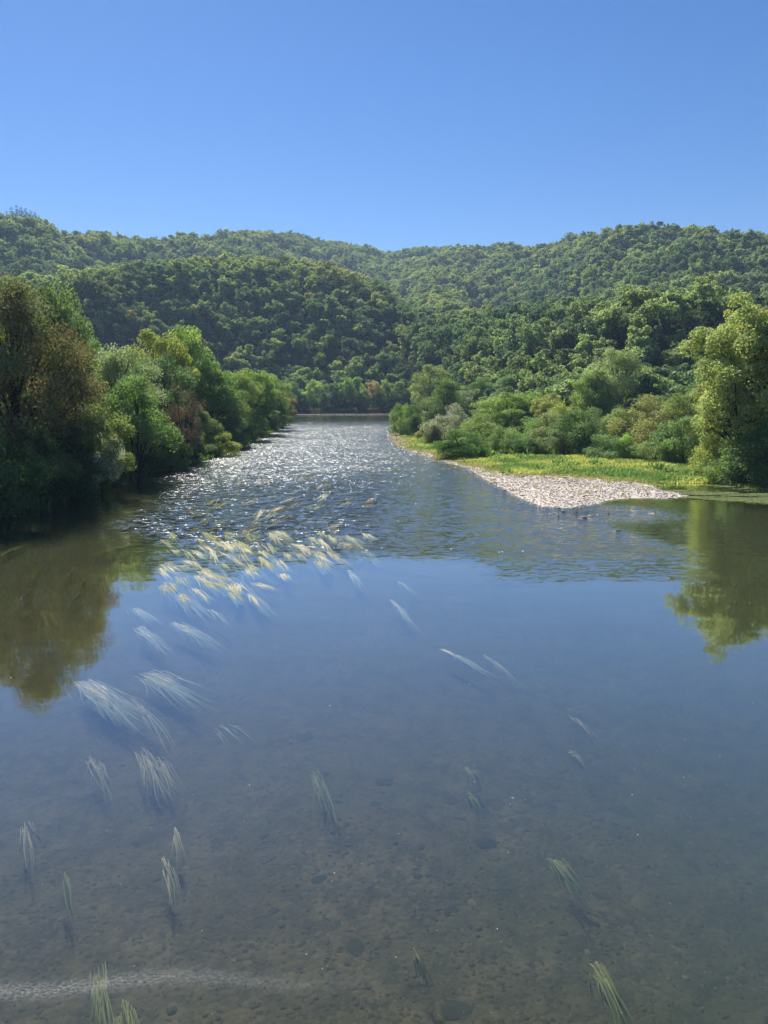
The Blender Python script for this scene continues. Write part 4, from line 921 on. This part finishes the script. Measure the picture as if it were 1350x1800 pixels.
# ------------------------------------------------------------------ road wall, pole and wires on the right slope
def box_mesh(name, sx, sy, sz, m, bev=.02):
    import bmesh
    bm = bmesh.new(); bmesh.ops.create_cube(bm, size=1); bmesh.ops.scale(bm, vec=(sx, sy, sz), verts=bm.verts); bmesh.ops.translate(bm, vec=(0, 0, sz / 2), verts=bm.verts)
    bmesh.ops.bevel(bm, geom=bm.edges[:], offset=bev, segments=1, affect='EDGES'); me = bpy.data.meshes.new(name); bm.to_mesh(me); bm.free(); me.materials.append(m); return me
mW, t_, n_, l_ = mat('pale_render'); gp = n_.new('ShaderNodeNewGeometry'); ff = noise(n_, l_, gp.outputs['Position'], 1.5, 5); cc = ramp(n_, l_, ff, [(.3, (.30, .29, .26)), (.7, (.48, .46, .42))])
bb = n_.new('ShaderNodeBsdfDiffuse'); l_.new(cc, bb.inputs[0]); oo = n_.new('ShaderNodeOutputMaterial'); l_.new(bb.outputs[0], oo.inputs[0])
xa, ya, za_ = at_dist(1122, 693, 222); xb, yb, zb_ = at_dist(1212, 693, 214)
ang = math.atan2(yb - ya, xb - xa); Lw = math.hypot(xb - xa, yb - ya)
wroot = empty('roadside_wall', ((xa + xb) / 2, (ya + yb) / 2, 8.1), 'low pale wall beside the road at the foot of the right slope', 'wall'); wroot.rotation_euler = (0, 0, ang)
link('wall_body', box_mesh('wall_body', Lw, .35, 1.35, mW), wroot)
cp = link('coping', box_mesh('coping', Lw + .1, .5, .12, mW), wroot); cp.location = (0, 0, 1.353)
xp, yp, zp = at_dist(1203, 676, 213); gz = 8.4
pr = empty('power_pole', (xp, yp, gz), 'thin power pole standing behind the low wall beside the poplar', 'pole')
A = Acc(); A.add(*tube([[0, 0, -1], [0, 0, 2], [0, 0, zp - gz]], [.16, .14, .10], 8)); link('pole', A.mesh('pole', mW), pr)
A = Acc(); A.add(*tube([[-.7, 0, zp - gz - .3], [0, 0, zp - gz - .3], [.7, 0, zp - gz - .3]], [.05, .05, .05], 6)); link('crossarm', A.mesh('crossarm', mW), pr)
x2, y2, z2 = at_dist(1110, 680, 222)
for dz, lb in ((0, 'upper thin wire running left from the power pole'), (-.9, 'lower thin wire running left from the power pole')):
    A = Acc(); P = np.array([[0, 0, 0], [(x2 - xp) / 2, (y2 - yp) / 2, (z2 - zp) / 2 - .5], [x2 - xp, y2 - yp, z2 - zp]]); A.add(*tube(bez(P[0], P[1], P[2], 8), [.03] * 8, 4))
    o = link('wire', A.mesh('wire', mW), label=lb, category='wire', group='power wires'); o.location = (xp, yp, zp - .3 + dz)

# pale shingle strip and the low weir of foam at the far shore
a1 = on_plane(517, 729.2); a2 = on_plane(700, 728.2)
g = np.random.default_rng(3); n = 1500; t = g.random(n); x = a1[0] + (a2[0] - a1[0]) * t + g.normal(0, .8, n); y = a1[1] + (a2[1] - a1[1]) * t + g.normal(0, 1.2, n)
scatter('far_shingle', np.stack([x, y, np.full(n, .06)], 1), g.uniform(0, 6.28, n), g.uniform(.3, .8, n), g.integers(0, 4, n), pebs, kind='stuff', label='pale strip of shingle and broken water along the far shore')

# ------------------------------------------------------------------ haze
if HAZE > 0:
    me = box_mesh('haze', 3600, 3400, 420, None, 0) if False else None
    import bmesh
    bm = bmesh.new(); bmesh.ops.create_cube(bm, size=1); bmesh.ops.scale(bm, vec=(11000, 11000, 430), verts=bm.verts); bmesh.ops.translate(bm, vec=(0, 0, 430 / 2 - 3.5), verts=bm.verts)
    me = bpy.data.meshes.new('haze'); bm.to_mesh(me); bm.free()
    m, t, n, l = mat('haze_air'); pv = n.new('ShaderNodeVolumePrincipled'); pv.inputs['Color'].default_value = (.50, .72, 1, 1); pv.inputs['Density'].default_value = HAZE; pv.inputs['Anisotropy'].default_value = .2
    o = n.new('ShaderNodeOutputMaterial'); l.new(pv.outputs[0], o.inputs['Volume']); me.materials.append(m)
    link('haze', me, kind='stuff')
print('objects', len(bpy.data.objects), 'tris', sum(len(me.polygons) for me in bpy.data.meshes if me.users) )
